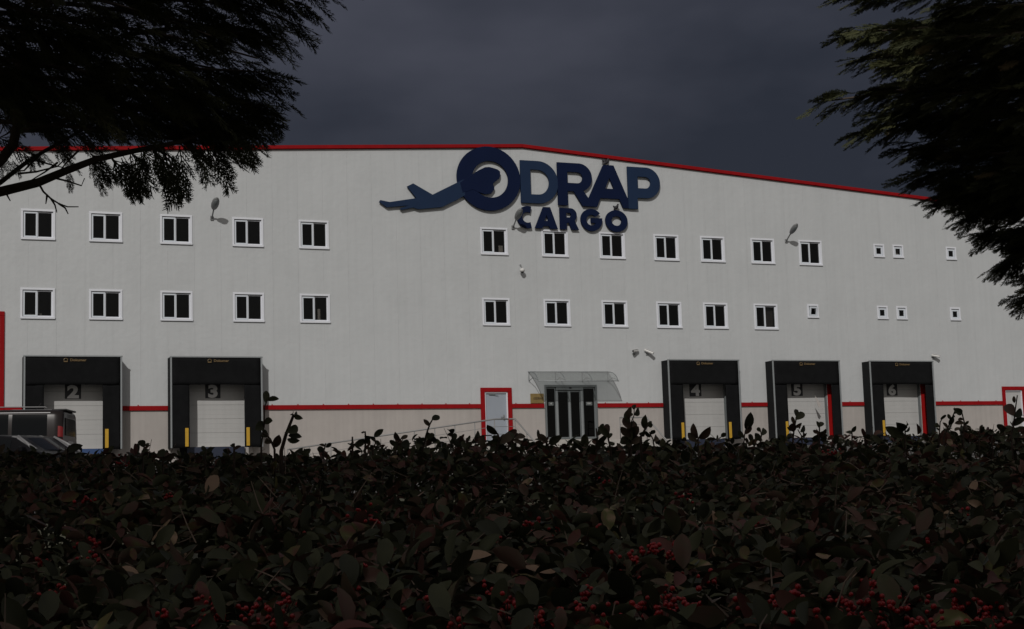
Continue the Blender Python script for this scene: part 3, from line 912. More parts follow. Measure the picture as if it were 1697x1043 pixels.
# ------------------------------------------------------------------ wall lamps and security cameras
LL = ['street-type wall lamp above the fourth upper window from the left', 'street-type wall lamp half covering the C of the sign', 'street-type wall lamp above the last wide upper window on the right']
lamp0 = None
for i, (lx, lz) in enumerate(((11.76, 12.45), (24.10, 12.56), (37.12, 12.45))):
    if lamp0 is None:
        t = thing('wall_lamp', LL[i], 'wall lamp', (lx, WY, lz), 'lamps along the upper wall')
        mb = MB(); mb.bbox(lx - .06, lx + .06, WY - .05, WY - .001, lz - .06, lz + .10, .01); mb.build('wall_bracket', LAMPG, t)
        mb = MB(); mb.tube([(lx, WY - .04, lz), (lx - .0, WY - .14, lz + .10), (lx + .0, WY - .30, lz + .22), (lx, WY - .45, lz + .30)], [.032, .030, .028, .03], 8); mb.build('arm', LAMPG, t, smooth=True)
        mb = MB(); d = Vector((0.01, -.50, .36)).normalized(); sdv = Vector((1, 0, 0)); upv = sdv.cross(d).normalized()
        c = Vector((lx, WY - .67, lz + .45))
        mb.ellipsoid(c, (d * .33, sdv * .15, upv * .085), 16, 10); mb.build('lamp_head', LAMPG, t, smooth=True)
        mb = MB(); mb.ellipsoid(c + d * .06 - upv * .03 * (1 if upv.z > 0 else -1), (d * .20, sdv * .11, upv * .085), 14, 8); mb.build('lamp_glass', ALUD, t, smooth=True)
        lamp0 = t
        base = Vector((lx, WY, lz))
    else:
        c = copy_tree(lamp0, Vector((lx, WY, lz)) - base)
        c['label'] = LL[i]
# dome camera
t = thing('security_camera', 'small white dome camera below the first window right of the gap', 'security camera', (24.38, WY, 10.7), 'security cameras on the wall')
mb = MB(); mb.tube([(24.36, WY - .01, 11.03), (24.36, WY - .12, 11.03), (24.38, WY - .2, 10.86)], .018, 6); mb.build('arm', LAMPG, t)
mb = MB(); mb.ellipsoid((24.38, WY - .2, 10.79), ((.11, 0, 0), (0, .11, 0), (0, 0, .09)), 14, 8); mb.build('housing', LAMPW, t, smooth=True)
mb = MB(); mb.ellipsoid((24.38, WY - .2, 10.73), ((.075, 0, 0), (0, .075, 0), (0, 0, .07)), 12, 8); mb.build('dome', LENS, t, smooth=True)
def bullet(loc, d, L_, label):
    loc = Vector(loc); d = Vector(d).normalized()
    t = thing('security_camera', label, 'security camera', loc, 'security cameras on the wall')
    j = loc + Vector((0, -.16, .03))
    mb = MB(); mb.bbox(loc.x - .05, loc.x + .05, loc.y - .02, loc.y - .001, loc.z - .06, loc.z + .06, .005); mb.tube([loc + Vector((0, -.01, 0)), j], .02, 6); mb.build('bracket', LAMPG, t)
    mb = MB(); mb.tube([j - d * L_ * .45 + Vector((0, 0, .06)), j + d * L_ * .55 + Vector((0, 0, .06))], .055, 8); mb.build('housing', LAMPW, t, smooth=False)
    e = j + d * L_ * .55 + Vector((0, 0, .06))
    mb = MB(); mb.tube([e, e + d * .012], .042, 8); mb.build('lens', LENS, t)
    s_ = d.cross(Vector((0, 0, 1))).normalized()
    mb = MB(); a_ = j - d * L_ * .4 + Vector((0, 0, .128)); b_ = j + d * L_ * .68 + Vector((0, 0, .128))
    mb.hexa([a_ - s_ * .07, a_ + s_ * .07, b_ + s_ * .07, b_ - s_ * .07] and [a_ - s_ * .07, b_ - s_ * .07, b_ + s_ * .07, a_ + s_ * .07,
             a_ - s_ * .06 + Vector((0, 0, .012)), b_ - s_ * .06 + Vector((0, 0, .012)), b_ + s_ * .06 + Vector((0, 0, .012)), a_ + s_ * .06 + Vector((0, 0, .012))])
    mb.build('sunshield', LAMPW, t)
bullet((29.42, WY, 7.44), (-.95, -.5, -.12), .34, 'left one of the two bullet cameras between the entrance and dock 4')
bullet((30.02, WY, 7.42), (.75, -.6, -.45), .40, 'right one of the two bullet cameras between the entrance and dock 4')
bullet((44.62, WY, 7.33), (.85, -.6, -.25), .36, 'bullet camera at the top right corner of dock 6')

# ------------------------------------------------------------------ vehicles
def vehicle(stations, body_m, name, label, cat, W2, panes, extras):
    """stations: (x, roof z, belt z, half width factor); local x = forward, origin at rear centre on the ground"""
    root = thing(name, label, cat, (0, 0, 0))
    sec = [(0.0, .86), (0.12, .93), (0.28, .985), (0.50, 1.0), (1.0, .985), (1.45, .93), (1.78, .87), (1.93, .76), (2.0, .45), (2.0, 0.0)]
    def S(x, s, side=1, off=0.0):
        for i in range(len(stations) - 1):
            if stations[i][0] <= x <= stations[i + 1][0] + 1e-9: break
        a, b = stations[i], stations[i + 1]
        t_ = (x - a[0]) / max(1e-6, b[0] - a[0]); t_ = min(1, max(0, t_))
        rz = a[1] + (b[1] - a[1]) * t_; bz = a[2] + (b[2] - a[2]) * t_; wf = a[3] + (b[3] - a[3]) * t_
        for k_ in range(len(sec) - 1):
            if sec[k_][0] <= s <= sec[k_ + 1][0] + 1e-9: break
        p, q = sec[k_], sec[k_ + 1]
        tt = (s - p[0]) / max(1e-6, q[0] - p[0]); y = (p[1] + (q[1] - p[1]) * tt) * W2 * wf
        z = .24 + (bz - .24) * s if s <= 1 else bz + (rz - bz) * (1 - (2 - s) ** 1.6)
        return Vector((x, (y + off) * side, z + (off if s > 1.9 else 0)))
    ss = [c[0] for c in sec]; ss = sorted(set(ss + [.75, 1.22, 1.62]))
    mb = MB(); ring = [(s, 1) for s in ss] + [(s, -1) for s in reversed(ss[:-1])]
    xs_ = []
    for a, b in zip(stations[:-1], stations[1:]):
        n = max(1, int((b[0] - a[0]) / .25)); xs_ += [a[0] + (b[0] - a[0]) * i / n for i in range(n)]
    xs_.append(stations[-1][0])
    for x in xs_:
        for (s, sd_) in ring: mb.v.append(tuple(S(x, s, sd_)))
    n = len(ring)
    for i in range(len(xs_) - 1):
        for k_ in range(n - 1):
            a = i * n + k_; mb.f.append((a, a + 1, a + n + 1, a + n)); mb.mi.append(0)
        mb.f.append((i * n + n - 1, i * n, (i + 1) * n, (i + 1) * n + n - 1)); mb.mi.append(0)
    mb.f.append(tuple(range(n))); mb.mi.append(0)
    e = (len(xs_) - 1) * n; mb.f.append(tuple(e + k_ for k_ in range(n))); mb.mi.append(0)
    body = mb.build('body', body_m, root, smooth=True, origin=(0, 0, 0))
    md = body.modifiers.new('edge', 'EDGE_SPLIT'); md.split_angle = rad(50)
    def patch(x0, x1, s0_, s1, off, name_, m_, sides=(1, -1), slant=0.0):
        for sd_ in sides:
            mb = MB(); nx_, ns = 6, 6
            for o_ in (off, off - .012):
                for j in range(ns + 1):
                    for i in range(nx_ + 1):
                        s = s0_ + (s1 - s0_) * j / ns; xa = x0 + slant * (j / ns); x = xa + (x1 - xa) * i / nx_
                        mb.v.append(tuple(S(x, s, sd_, o_)))
            K = (nx_ + 1) * (ns + 1)
            for o_ in (0, 1):
                for j in range(ns):
                    for i in range(nx_):
                        a = o_ * K + j * (nx_ + 1) + i; mb.f.append((a, a + 1, a + nx_ + 2, a + nx_ + 1)); mb.mi.append(0)
            mb.build(name_, m_, root, smooth=True, origin=(0, 0, 0))
    for p in panes: patch(*p)
    for (x, zc, r_) in extras['wheels']:
        for sd_ in (1, -1):
            mb = MB(); y = sd_ * (W2 - .10)
            mb.tube([(x, y - sd_ * .1, r_), (x, y - sd_ * .09, r_), (x, y + sd_ * .09, r_), (x, y + sd_ * .105, r_)], [r_ * .93, r_, r_, r_ * .93], 22)
            wl = mb.build('wheel', extras['tyre'], root, origin=(x, y, r_))
            mb = MB(); mb.tube([(x, y + sd_ * .09, r_), (x, y + sd_ * .112, r_)], r_ * .62, 16); mb.build('rim', ALU, wl)
    return root, S
PAINT1 = mat('van_paint', (0.013, 0.010, 0.010), 0.30, metal=0.1, spec=0.22)
PAINT2 = mat('car_paint', (0.005, 0.005, 0.006), 0.35, spec=0.08)
TYRE = mat('tyre', (0.02, 0.02, 0.02), 0.85)
CGLASS = mat('car_glass', (0.004, 0.005, 0.006), 0.08, spec=0.12)
TAIL = mat('tail_light', (0.16, 0.003, 0.004), 0.2, spec=0.6)
CHROME = mat('chrome', (0.35, 0.35, 0.37), 0.32, metal=1.0)
SILV = mat('silver_trim', (0.20, 0.20, 0.205), 0.5, metal=0.3)
BLKP = mat('black_plastic', (0.018, 0.018, 0.018), 0.5)

vst = [(0, 1.74, 1.02, .93), (.05, 1.80, 1.03, .975), (.25, 1.83, 1.04, 1.0), (1.6, 1.86, 1.04, 1.0), (2.5, 1.84, 1.03, 1.0), (2.95, 1.72, 1.02, .99), (3.55, 1.16, 1.0, .98), (4.1, 1.02, .86, .94), (4.35, .80, .62, .84), (4.4, .62, .5, .78)]
van, S = vehicle(vst, PAINT1, 'parked_van', 'dark brown passenger van with red tail light parked in front of dock 2', 'van', .90,
                 [(.42, 1.35, 1.06, 1.66, .006, 'side_window', CGLASS), (1.45, 2.35, 1.06, 1.66, .006, 'side_window', CGLASS), (2.42, 3.0, 1.06, 1.60, .006, 'side_window', CGLASS),
                  (.0, .13, 1.04, 1.30, .012, 'tail_light', TAIL), (.0, .13, .70, .99, .012, 'tail_light', TAIL), (.30, 4.0, .30, .40, .008, 'side_trim', BLKP), (.34, 3.0, 1.72, 1.755, .010, 'window_trim', SILV, (1, -1)), (.50, 1.3, 1.00, 1.035, .010, 'belt_trim', CHROME)],
                 {'wheels': [(.85, .3, .32), (3.5, .3, .32)], 'tyre': TYRE})
for sd_ in (1, -1):
    mb = MB(); mb.tube([(.45, sd_ * .68, 1.85), (.5, sd_ * .68, 1.90), (1.7, sd_ * .68, 1.925), (2.5, sd_ * .68, 1.90), (2.6, sd_ * .68, 1.84)], .013, 8); mb.build('roof_rail', SILV, van, smooth=True, origin=(0, 0, 0))
mb = MB(); mb.bbox(-.022, .01, -.60, .60, 1.12, 1.60, .01); mb.build('rear_window', CGLASS, van, origin=(0, 0, 0))
mb = MB(); mb.bbox(-.10, .05, -.84, .84, .30, .58, .03); mb.build('bumper', BLKP, van, origin=(0, 0, 0))
mb = MB(); mb.bbox(-.03, .0, -.30, .30, .86, .98, .006); mb.build('number_plate', DOORW, van, origin=(0, 0, 0))
mb = MB(); mb.bbox(-.04, .35, -.62, .62, 1.80, 1.845, .015); mb.build('spoiler', BLKP, van, origin=(0, 0, 0))
mb = MB(); mb.tube([(.95, 0, 1.84), (.78, 0, 2.05)], .006, 5); mb.build('antenna', BLKP, van, origin=(0, 0, 0))
for sd_ in (1, -1):
    mb = MB(); mb.bbox(2.85, 3.02, sd_ * .98 - .09, sd_ * .98 + .09, 1.08, 1.28, .03); mb.build('mirror', PAINT1, van, origin=(0, 0, 0))
A = rad(19)
fw = Vector((-math.cos(A), math.sin(A), 0)); lf = Vector((-math.sin(A), -math.cos(A), 0))
cn = at(104, 677, 42.0)
van.rotation_euler = (0, 0, math.atan2(fw.y, fw.x))
van.location = (cn.x - lf.x * .86, cn.y - lf.y * .86, cn.z - 1.84)

cst = [(0, .95, .80, .85), (.08, 1.05, .90, .92), (.5, 1.22, .95, .97), (1.0, 1.42, .97, 1.0), (1.8, 1.48, .97, 1.0), (2.35, 1.40, .96, 1.0), (3.05, 1.02, .94, .99), (3.7, .92, .86, .96), (4.1, .80, .72, .90), (4.25, .62, .52, .80)]
car, S2 = vehicle(cst, PAINT2, 'parked_car', 'black car facing right in front of the dark van, half hidden by the hedge', 'car', .87,
                  [(.75, 1.40, 1.08, 1.66, .006, 'side_window', CGLASS), (1.48, 2.30, 1.08, 1.66, .006, 'side_window', CGLASS), (2.2, 2.95, 1.86, 1.96, .010, 'window_trim', SILV),
                   (3.95, 4.2, .70, 1.2, .012, 'headlight', CHROME)],
                  {'wheels': [(.8, .3, .31), (3.35, .3, .31)], 'tyre': TYRE})
ps = []
mb = MB()
for o_ in (0.012, 0.0):
    for j in range(7):
        x = 2.40 + .60 * j / 6
        for i in range(9):
            y = (-.62 + 1.24 * i / 8)
            rz = S2(x, 2.0).z
            mb.v.append((x, y, rz + o_ - .05 * abs(y / .62) ** 2.5))
for o_ in (0, 1):
    for j in range(6):
        for i in range(8):
            a = o_ * 63 + j * 9 + i; mb.f.append((a, a + 1, a + 10, a + 9)); mb.mi.append(0)
mb.build('windscreen', CGLASS, car, smooth=True, origin=(0, 0, 0))
for sd_ in (1, -1):
    mb = MB(); mb.tube([(2.32, sd_ * .60, 1.42), (2.7, sd_ * .68, 1.24), (3.08, sd_ * .76, 1.01)], .033, 8); mb.build('pillar', SILV, car, smooth=True, origin=(0, 0, 0))
    mb = MB(); mb.bbox(2.75, 2.90, sd_ * .95 - .09, sd_ * .95 + .09, 1.0, 1.14, .03); mb.build('mirror', PAINT2, car, origin=(0, 0, 0))
B_ = rad(-52)
fw2 = Vector((math.cos(B_), math.sin(B_), 0)); rt2 = Vector((fw2.y, -fw2.x, 0))
cp = at(58, 748, 38.5)                              # foot of the near windscreen pillar
car.rotation_euler = (0, 0, B_)
car.location = (cp.x - fw2.x * 3.08 - rt2.x * .76, cp.y - fw2.y * 3.08 - rt2.y * .76, cp.z - 1.01)

# ------------------------------------------------------------------ foliage tools
def quads_mesh(name, V, Fq, tint, mats, parent, nv_per_face=4, origin=(0, 0, 0), smooth=False, kind='stuff'):
    """V (n,3), Fq (m,k) numpy; tint per vertex"""
    me = bpy.data.meshes.new(name)
    V = V - np.array(origin)
    k_ = Fq.shape[1]
    me.vertices.add(len(V)); me.vertices.foreach_set('co', V.astype(np.float32).ravel())
    me.loops.add(Fq.size); me.loops.foreach_set('vertex_index', Fq.astype(np.int32).ravel())
    me.polygons.add(len(Fq)); me.polygons.foreach_set('loop_start', np.arange(0, Fq.size, k_, dtype=np.int32))
    me.polygons.foreach_set('loop_total', np.full(len(Fq), k_, dtype=np.int32))
    if smooth: me.polygons.foreach_set('use_smooth', np.ones(len(Fq), dtype=bool))
    at_ = me.attributes.new('tint', 'FLOAT', 'POINT'); at_.data.foreach_set('value', tint.astype(np.float32))
    me.materials.append(mats); me.update(); me.validate()
    o = link(bpy.data.objects.new(name, me), parent, origin)
    if kind: o['kind'] = kind
    return o

def frond_template(seed, nside=9, nsub=4, wid=.045, ang=38, sublen=.17):
    r = random.Random(seed); V = []; F = []
    def seg(p, q, w0_, w1_, tilt):
        d = (q - p); L_ = d.length
        if L_ < 1e-6: return
        s = d.cross(Vector((math.sin(tilt), 0, math.cos(tilt)))).normalized()
        b = len(V)
        V.extend([p - s * w0_ / 2, p + s * w0_ / 2, q + s * w1_ / 2, q - s * w1_ / 2]); F.append((b, b + 1, b + 2, b + 3))
    def curve(t): return Vector((t, .04 * math.sin(t * 3), -.12 * t * t))
    for i in range(6): seg(curve(i / 6), curve((i + 1) / 6), wid * (1 - i / 9), wid * (1 - (i + 1) / 9), r.uniform(-.5, .5))
    for i in range(nside):
        t0 = .06 + .90 * (i + r.random() * .5) / nside
        for sd_ in (-1, 1):
            L_ = (.52 * (1 - t0 * .62) * r.uniform(.75, 1.1)) * (.6 + .4 * min(1, t0 * 5))
            an = rad(ang + r.uniform(-8, 8)) * sd_
            p = curve(t0); dr = Vector((math.cos(an), math.sin(an), r.uniform(-.25, .12)))
            mid = p + dr * L_ * .5; q = p + dr * L_ * .95 + Vector((L_ * .12, 0, -.06 * L_))
            seg(p, mid, wid * .8, wid * .75, r.uniform(-.9, .9)); seg(mid, q, wid * .75, wid * .35, r.uniform(-.9, .9))
            for k_ in range(nsub):
                tt = .2 + .7 * (k_ + r.random() * .5) / nsub
                pp = p + (q - p) * tt
                for s2_ in (-1, 1):
                    a2 = an + s2_ * rad(34 + r.uniform(-8, 8))
                    L2 = sublen * r.uniform(.7, 1.15) * (1 - .5 * tt)
                    seg(pp, pp + Vector((math.cos(a2), math.sin(a2), r.uniform(-.3, .2))) * L2, wid * .7, wid * .35, r.uniform(-1, 1))
    return np.array([tuple(v) for v in V]), np.array(F)

class Foliage:
    def __init__(s, temps): s.t = temps; s.V = []; s.F = []; s.T = []; s.n = 0
    def put(s, pos, d, scale, up=Vector((0, 0, 1)), roll=0.0, tint=0.5):
        T, F = s.t[random.randrange(len(s.t))]
        d = Vector(d).normalized(); y = up.cross(d)
        if y.length < 1e-3: y = Vector((1, 0, 0))
        y.normalize(); z = d.cross(y)
        if roll:
            c, sn = math.cos(roll), math.sin(roll); y, z = y * c + z * sn, z * c - y * sn
        R = np.array([tuple(d), tuple(y), tuple(z)])
        s.V.append(T @ R * scale + np.array(pos)); s.F.append(F + s.n); s.n += len(T)
        s.T.append(np.clip(np.full(len(T), tint) + rng.normal(0, .05, len(T)), 0, 1))
    def build(s, name, m_, parent, origin):
        return quads_mesh(name, np.concatenate(s.V), np.concatenate(s.F), np.concatenate(s.T), m_, parent, origin=origin)

CONIF = leaf_mat('conifer_foliage', [(0.0, (0.030, 0.035, 0.020)), (0.5, (0.064, 0.070, 0.032)), (0.85, (0.105, 0.105, 0.046)), (1.0, (0.12, 0.085, 0.045))], rough=0.65, spec=0.2, transl=.1)

def bezier(p0, p1, sag, n):
    p0 = Vector(p0); p1 = Vector(p1); c = (p0 + p1) / 2 + Vector(sag)
    return [p0 * (1 - t) ** 2 + c * 2 * t * (1 - t) + p1 * t * t for t in [i / n for i in range(n + 1)]]

def bough(fo, tree, p0, p1, sag=(0, 0, .15), r0=.025, n=40, fs=.2, t0=.15, spread=1.0, droop=.25, width=.25, limb=True, tint=.45):
    """a woody limb with fronds set on short side twigs all round it"""
    pts = bezier(p0, p1, sag, 14)
    if limb:
        mb = MB(); mb.tube(pts, [r0 * (1 - .85 * i / 14) + .002 for i in range(15)], 7); mb.build('limb', BARK, tree, smooth=True)
    for i in range(n):
        t = t0 + (1 - t0) * (i + random.random()) / n
        f = t * 14; k_ = min(13, int(f)); p = pts[k_].lerp(pts[k_ + 1], f - k_)
        tg = (pts[k_ + 1] - pts[k_]).normalized()
        side = tg.cross(Vector((0, 0, 1)))
        if side.length < .05: side = Vector((1, 0, 0))
        side.normalize(); upn = side.cross(tg)
        a = random.uniform(0, 2 * math.pi)
        lat = side * math.cos(a) + upn * math.sin(a) * .6
        w_ = width * (1 - t * .75) * random.random()
        d = tg * random.uniform(.7, 1.3) + lat * spread * random.uniform(.3, 1) * (1 - .55 * t) + Vector((0, 0, -droop * random.uniform(.3, 1.6)))
        fo.put(p + lat * w_ + tg * random.uniform(-.04, .02), d, fs * random.uniform(.7, 1.25), roll=random.gauss(0, .5), tint=min(1, max(0, random.gauss(tint, .16))))
    return pts

# ------------------------------------------------------------------ left conifer
near_t = [frond_template(i, 9, 3, .032, 34, .15) for i in range(5)]
coarse_t = [frond_template(40 + i, 7, 1, .11) for i in range(3)]
LT = at(-330, 200, 6.2); gz = ground_z(LT.x, LT.y)
tl = thing('conifer_tree', 'dark feathery conifer hanging into the upper left of the view', 'tree', (LT.x, LT.y, gz))
mb = MB(); mb.tube([(LT.x, LT.y, gz - .2), (LT.x + .03, LT.y, 2.5), (LT.x - .05, LT.y + .05, 5), (LT.x, LT.y, 8), (LT.x, LT.y, 10.5)], [.2, .165, .13, .08, .015], 12)
mb.build('trunk', BARK, tl, smooth=True)
fo = Foliage(near_t)
def P(px, py, d): return at(px, py, d)
# two bare limbs reaching in from the left edge
def limb_path(pts, r0, r1, parent, name='limb'):
    mb = MB(); n = len(pts); mb.tube(pts, [r0 + (r1 - r0) * i / (n - 1) for i in range(n)], 9); mb.build(name, BARK, parent, smooth=True)
limb_path([(LT.x, LT.y, 2.1), P(-150, 345, 6.1), P(0, 318, 6), P(62, 303, 6), P(110, 283, 6), P(160, 264, 6), P(215, 252, 6), P(300, 235, 6), P(380, 205, 6.1)], .024, .006, tl)
limb_path([(LT.x, LT.y, 2.0), P(-90, 350, 6.2), P(0, 303, 6.2), P(40, 272, 6.2), P(75, 250, 6.2), P(120, 225, 6.3), P(180, 190, 6.4)], .013, .005, tl)
limb_path([(LT.x, LT.y, 2.3), P(-80, 300, 5.8), P(0, 268, 5.8), P(22, 240, 5.8), P(30, 200, 5.8), P(28, 130, 5.8), P(40, 50, 5.9), P(60, -80, 6)], .024, .012, tl)
limb_path([P(28, 215, 5.9), P(60, 215, 5.9), P(100, 205, 5.95), P(170, 170, 6.0), P(250, 120, 6.1)], .014, .005, tl)
# bare twigs
for pl in ([(64, 304), (72, 318), (85, 330), (98, 338), (112, 343), (130, 343)], [(85, 330), (91, 340), (94, 352)], [(98, 338), (108, 345), (113, 355)], [(78, 324), (76, 338)],
           [(8, 316), (13, 326), (17, 333)], [(85, 294), (110, 300), (135, 308), (140, 296)], [(95, 270), (75, 285), (50, 300)], [(60, 262), (40, 283), (20, 284)],
           [(30, 288), (60, 285), (95, 276), (110, 262)], [(50, 262), (80, 272), (105, 278)], [(130, 250), (110, 270), (98, 285)], [(20, 180), (10, 200), (0, 222)], [(25, 210), (12, 222), (0, 228)]):
    limb_path([P(x, y, 6 + random.uniform(-.03, .03)) for x, y in pl], .0045, .002, tl, 'twig')
# hanging sprays along the lower edge  (base px, tip px, depth, frond length factor)
for (x0, y0, x1, y1, d, fs_) in ((185, 262, 232, 330, 6.0, .17), (150, 265, 170, 318, 6.0, .10), (205, 255, 222, 318, 6.05, .16), (240, 250, 236, 325, 6.0, .15), (112, 283, 112, 312, 6.0, .08),
        (250, 250, 285, 325, 6.0, .17), (270, 245, 280, 340, 6.1, .18), (285, 250, 300, 335, 5.9, .18), (300, 240, 312, 325, 6, .16), (330, 240, 355, 308, 6, .17), (345, 240, 370, 318, 6.05, .17),
        (360, 238, 420, 285, 6, .17), (340, 235, 385, 300, 6, .16), (385, 232, 420, 285, 5.95, .16), (395, 225, 435, 258, 6, .13), (320, 240, 325, 300, 6, .15), (5, 262, 10, 300, 6.1, .12), (28, 262, 30, 292, 6.1, .12), (40, 255, 62, 280, 6.1, .1),
        (150, 252, 190, 300, 6.1, .15), (218, 240, 250, 310, 6.15, .16), (60, 250, 85, 262, 6.1, .1)):
    a = P(x0, y0, d); b = P(x1, y1, d); L_ = (b - a).length
    for k_ in range(1 if x0 > 255 else 2):
        fo.put(a + Vector((random.gauss(0, .01), random.gauss(0, .03), random.gauss(0, .008))), (b - a) + Vector((random.gauss(0, .02), random.gauss(0, .04), random.gauss(0, .01))),
               L_ * random.uniform(.9, 1.08), up=-FWD, roll=random.gauss(0, .45), tint=random.uniform(.2, .5))
# boughs filling the visible mass: (base, tip, depth)
VB = [(-60, 120, 470, 195, 6.2), (-60, 160, 455, 222, 6.0), (-40, 200, 400, 250, 6.1), (-60, 60, 480, 150, 6.3), (-20, 20, 475, 105, 6.0), (40, 0, 490, 75, 6.2),
      (60, -60, 540, 50, 6.3), (100, -120, 565, 22, 6.1), (60, -100, 590, -6, 6.2), (-60, 180, 330, 262, 6.3), (-60, 150, 260, 235, 5.8), (-60, 90, 390, 170, 5.7), (-80, 30, 300, 110, 5.6),
      (-80, -40, 350, 60, 5.8), (-60, 100, 200, 190, 5.6), (-100, 0, 160, 60, 5.5), (0, -80, 450, 30, 6.6), (0, 60, 440, 130, 6.7), (-40, 140, 420, 205, 6.8), (-60, 120, 300, 215, 6.6), (-80, 60, 180, 140, 6.0),
      (-80, 120, 120, 200, 6.4), (80, 160, 463, 180, 6.1), (150, 120, 478, 128, 5.9), (200, 180, 440, 242, 6.2), (120, 0, 480, 20, 6.4), (-90, 170, 90, 215, 6.5), (200, 60, 500, 62, 6.5), (150, 230, 392, 268, 6.1), (260, 150, 468, 208, 6.4)]
for (x0, y0, x1, y1, d) in VB:
    if (x1, y1) in ((330, 262), (260, 235), (392, 268)): continue
    if x1 > 380: x1 -= 48; y1 -= 8
    bough(fo, tl, P(x0, y0, d + random.uniform(-.1, .1)), P(x1, y1, d), sag=(0, 0, random.uniform(.02, .10)), r0=.009, n=37, fs=.165, t0=.03, droop=.26, width=.18)
fo.build('foliage', CONIF, tl, (LT.x, LT.y, 3))
fo2 = Foliage(coarse_t)
for i in range(170):                              # the rest of the crown, above and around the view
    z = 3.3 + 6.6 * random.random()
    an = random.uniform(0, 2 * math.pi)
    R_ = (3.3 * (1 - (z - 3.0) / 8.6) + .5) * random.uniform(.75, 1.1)
    a = Vector((LT.x, LT.y, z)); b = a + Vector((math.cos(an) * R_, math.sin(an) * R_, -.25 * R_ + .3))
    # stay out of the camera's view: keep branches either high or left
    dv = (b - CAM); f_ = dv.dot(FWD)
    if f_ > .3:
        px = 848.5 + FPX * dv.dot(RGT) / f_; py = 521.5 - FPX * dv.dot(UPV) / f_
        if py > -330 and px > -420: continue
    if abs(b.x) < .8 and abs(b.y) < 1.2 and b.z < 3: continue
    bough(fo2, tl, a, b, sag=(0, 0, .25), r0=.03, n=22, fs=.55, t0=.25, droop=.3, width=.5, limb=(i % 3 == 0))
fo2.build('outer_foliage', CONIF, tl, (LT.x, LT.y, 4))

# ------------------------------------------------------------------ right conifer
RT = at(1960, 300, 10.5); gz = ground_z(RT.x, RT.y)
tr = thing('conifer_tree', 'dense dark cypress with layered boughs hanging into the upper right of the view', 'tree', (RT.x, RT.y, gz))
mb = MB(); mb.tube([(RT.x, RT.y, gz - .2), (RT.x, RT.y + .03, 3), (RT.x + .04, RT.y, 6), (RT.x, RT.y, 9), (RT.x, RT.y, 12)], [.26, .2, .15, .09, .02], 12)
mb.build('trunk', BARK, tr, smooth=True)
fine_t = [frond_template(60 + i, 8, 3, .042, 28, .15) for i in range(5)]
fo = Foliage(fine_t)
RB = [(1780, 90, 1352, 176, 10.2, 1), (1760, 60, 1408, 108, 10.3, 1), (1760, 30, 1385, 62, 10.0, 1), (1760, -20, 1378, -2, 10.2, 1), (1760, 160, 1405, 232, 10.3, 1), (1740, 130, 1440, 160, 10.1, 1),
      (1760, 220, 1478, 262, 10.4, 1), (1760, 260, 1500, 300, 10.1, 1), (1760, 290, 1545, 338, 10.3, 1), (1780, 320, 1600, 372, 10.2, 1), (1780, 360, 1620, 402, 10.0, 1), (1790, 380, 1648, 450, 10.3, 1),
      (1800, 450, 1690, 470, 10.1, .6), (1810, 460, 1676, 506, 10.1, .6), (1780, 180, 1440, 205, 9.8, 1), (1780, 120, 1480, 180, 9.7, 1), (1780, 60, 1460, 120, 9.6, 1), (1780, 20, 1430, 60, 9.7, 1),
      (1780, 250, 1530, 270, 9.8, 1), (1780, 310, 1560, 330, 9.8, 1), (1780, -60, 1400, -50, 10, 1), (1780, 340, 1600, 345, 10.3, 1), (1780, 200, 1600, 215, 9.4, 1), (1780, 100, 1580, 110, 9.3, 1), (1780, 0, 1560, 20, 9.3, 1),
      (1780, 280, 1620, 300, 9.5, 1), (1790, 390, 1680, 400, 9.8, 1), (1780, 150, 1560, 165, 9.3, 1), (1780, 50, 1500, 72, 9.2, 1), (1780, 230, 1540, 240, 10.8, 1), (1780, 130, 1500, 140, 10.9, 1), (1780, 40, 1480, 60, 10.9, 1), (1780, 190, 1500, 200, 11, 1), (1780, 90, 1450, 100, 10.8, 1), (1780, 300, 1580, 310, 10.9, 1)]
for (x0, y0, x1, y1, d, sc_) in RB:
    x1 += 14; y1 -= 8 + (4 if y1 > 230 else 0)
    bough(fo, tr, P(x0, y0, d), P(x1, y1, d), sag=(0, 0, random.uniform(-.06, .04)), r0=.02 * sc_, n=int(84 * sc_), fs=.17 * (.75 + .25 * sc_), t0=.12, droop=.22, width=.23 * sc_, spread=1.0, tint=.5)
fo.build('foliage', CONIF, tr, (RT.x, RT.y, 3))
fo2 = Foliage(coarse_t)
for i in range(120):
    z = 3.6 + 8 * random.random()
    an = random.uniform(0, 2 * math.pi)
    R_ = (3.0 * (1 - (z - 3.0) / 9.8) + .4) * random.uniform(.8, 1.1)
    a = Vector((RT.x, RT.y, z)); b = a + Vector((math.cos(an) * R_, math.sin(an) * R_, -.12 * R_))
    dv = (b - CAM); f_ = dv.dot(FWD)
    if f_ > .3:
        px = 848.5 + FPX * dv.dot(RGT) / f_; py = 521.5 - FPX * dv.dot(UPV) / f_
        if py > -300 and px < 2050: continue
    bough(fo2, tr, a, b, sag=(0, 0, .1), r0=.03, n=22, fs=.6, t0=.2, droop=.25, width=.5, limb=(i % 3 == 0))
fo2.build('outer_foliage', CONIF, tr, (RT.x, RT.y, 4))

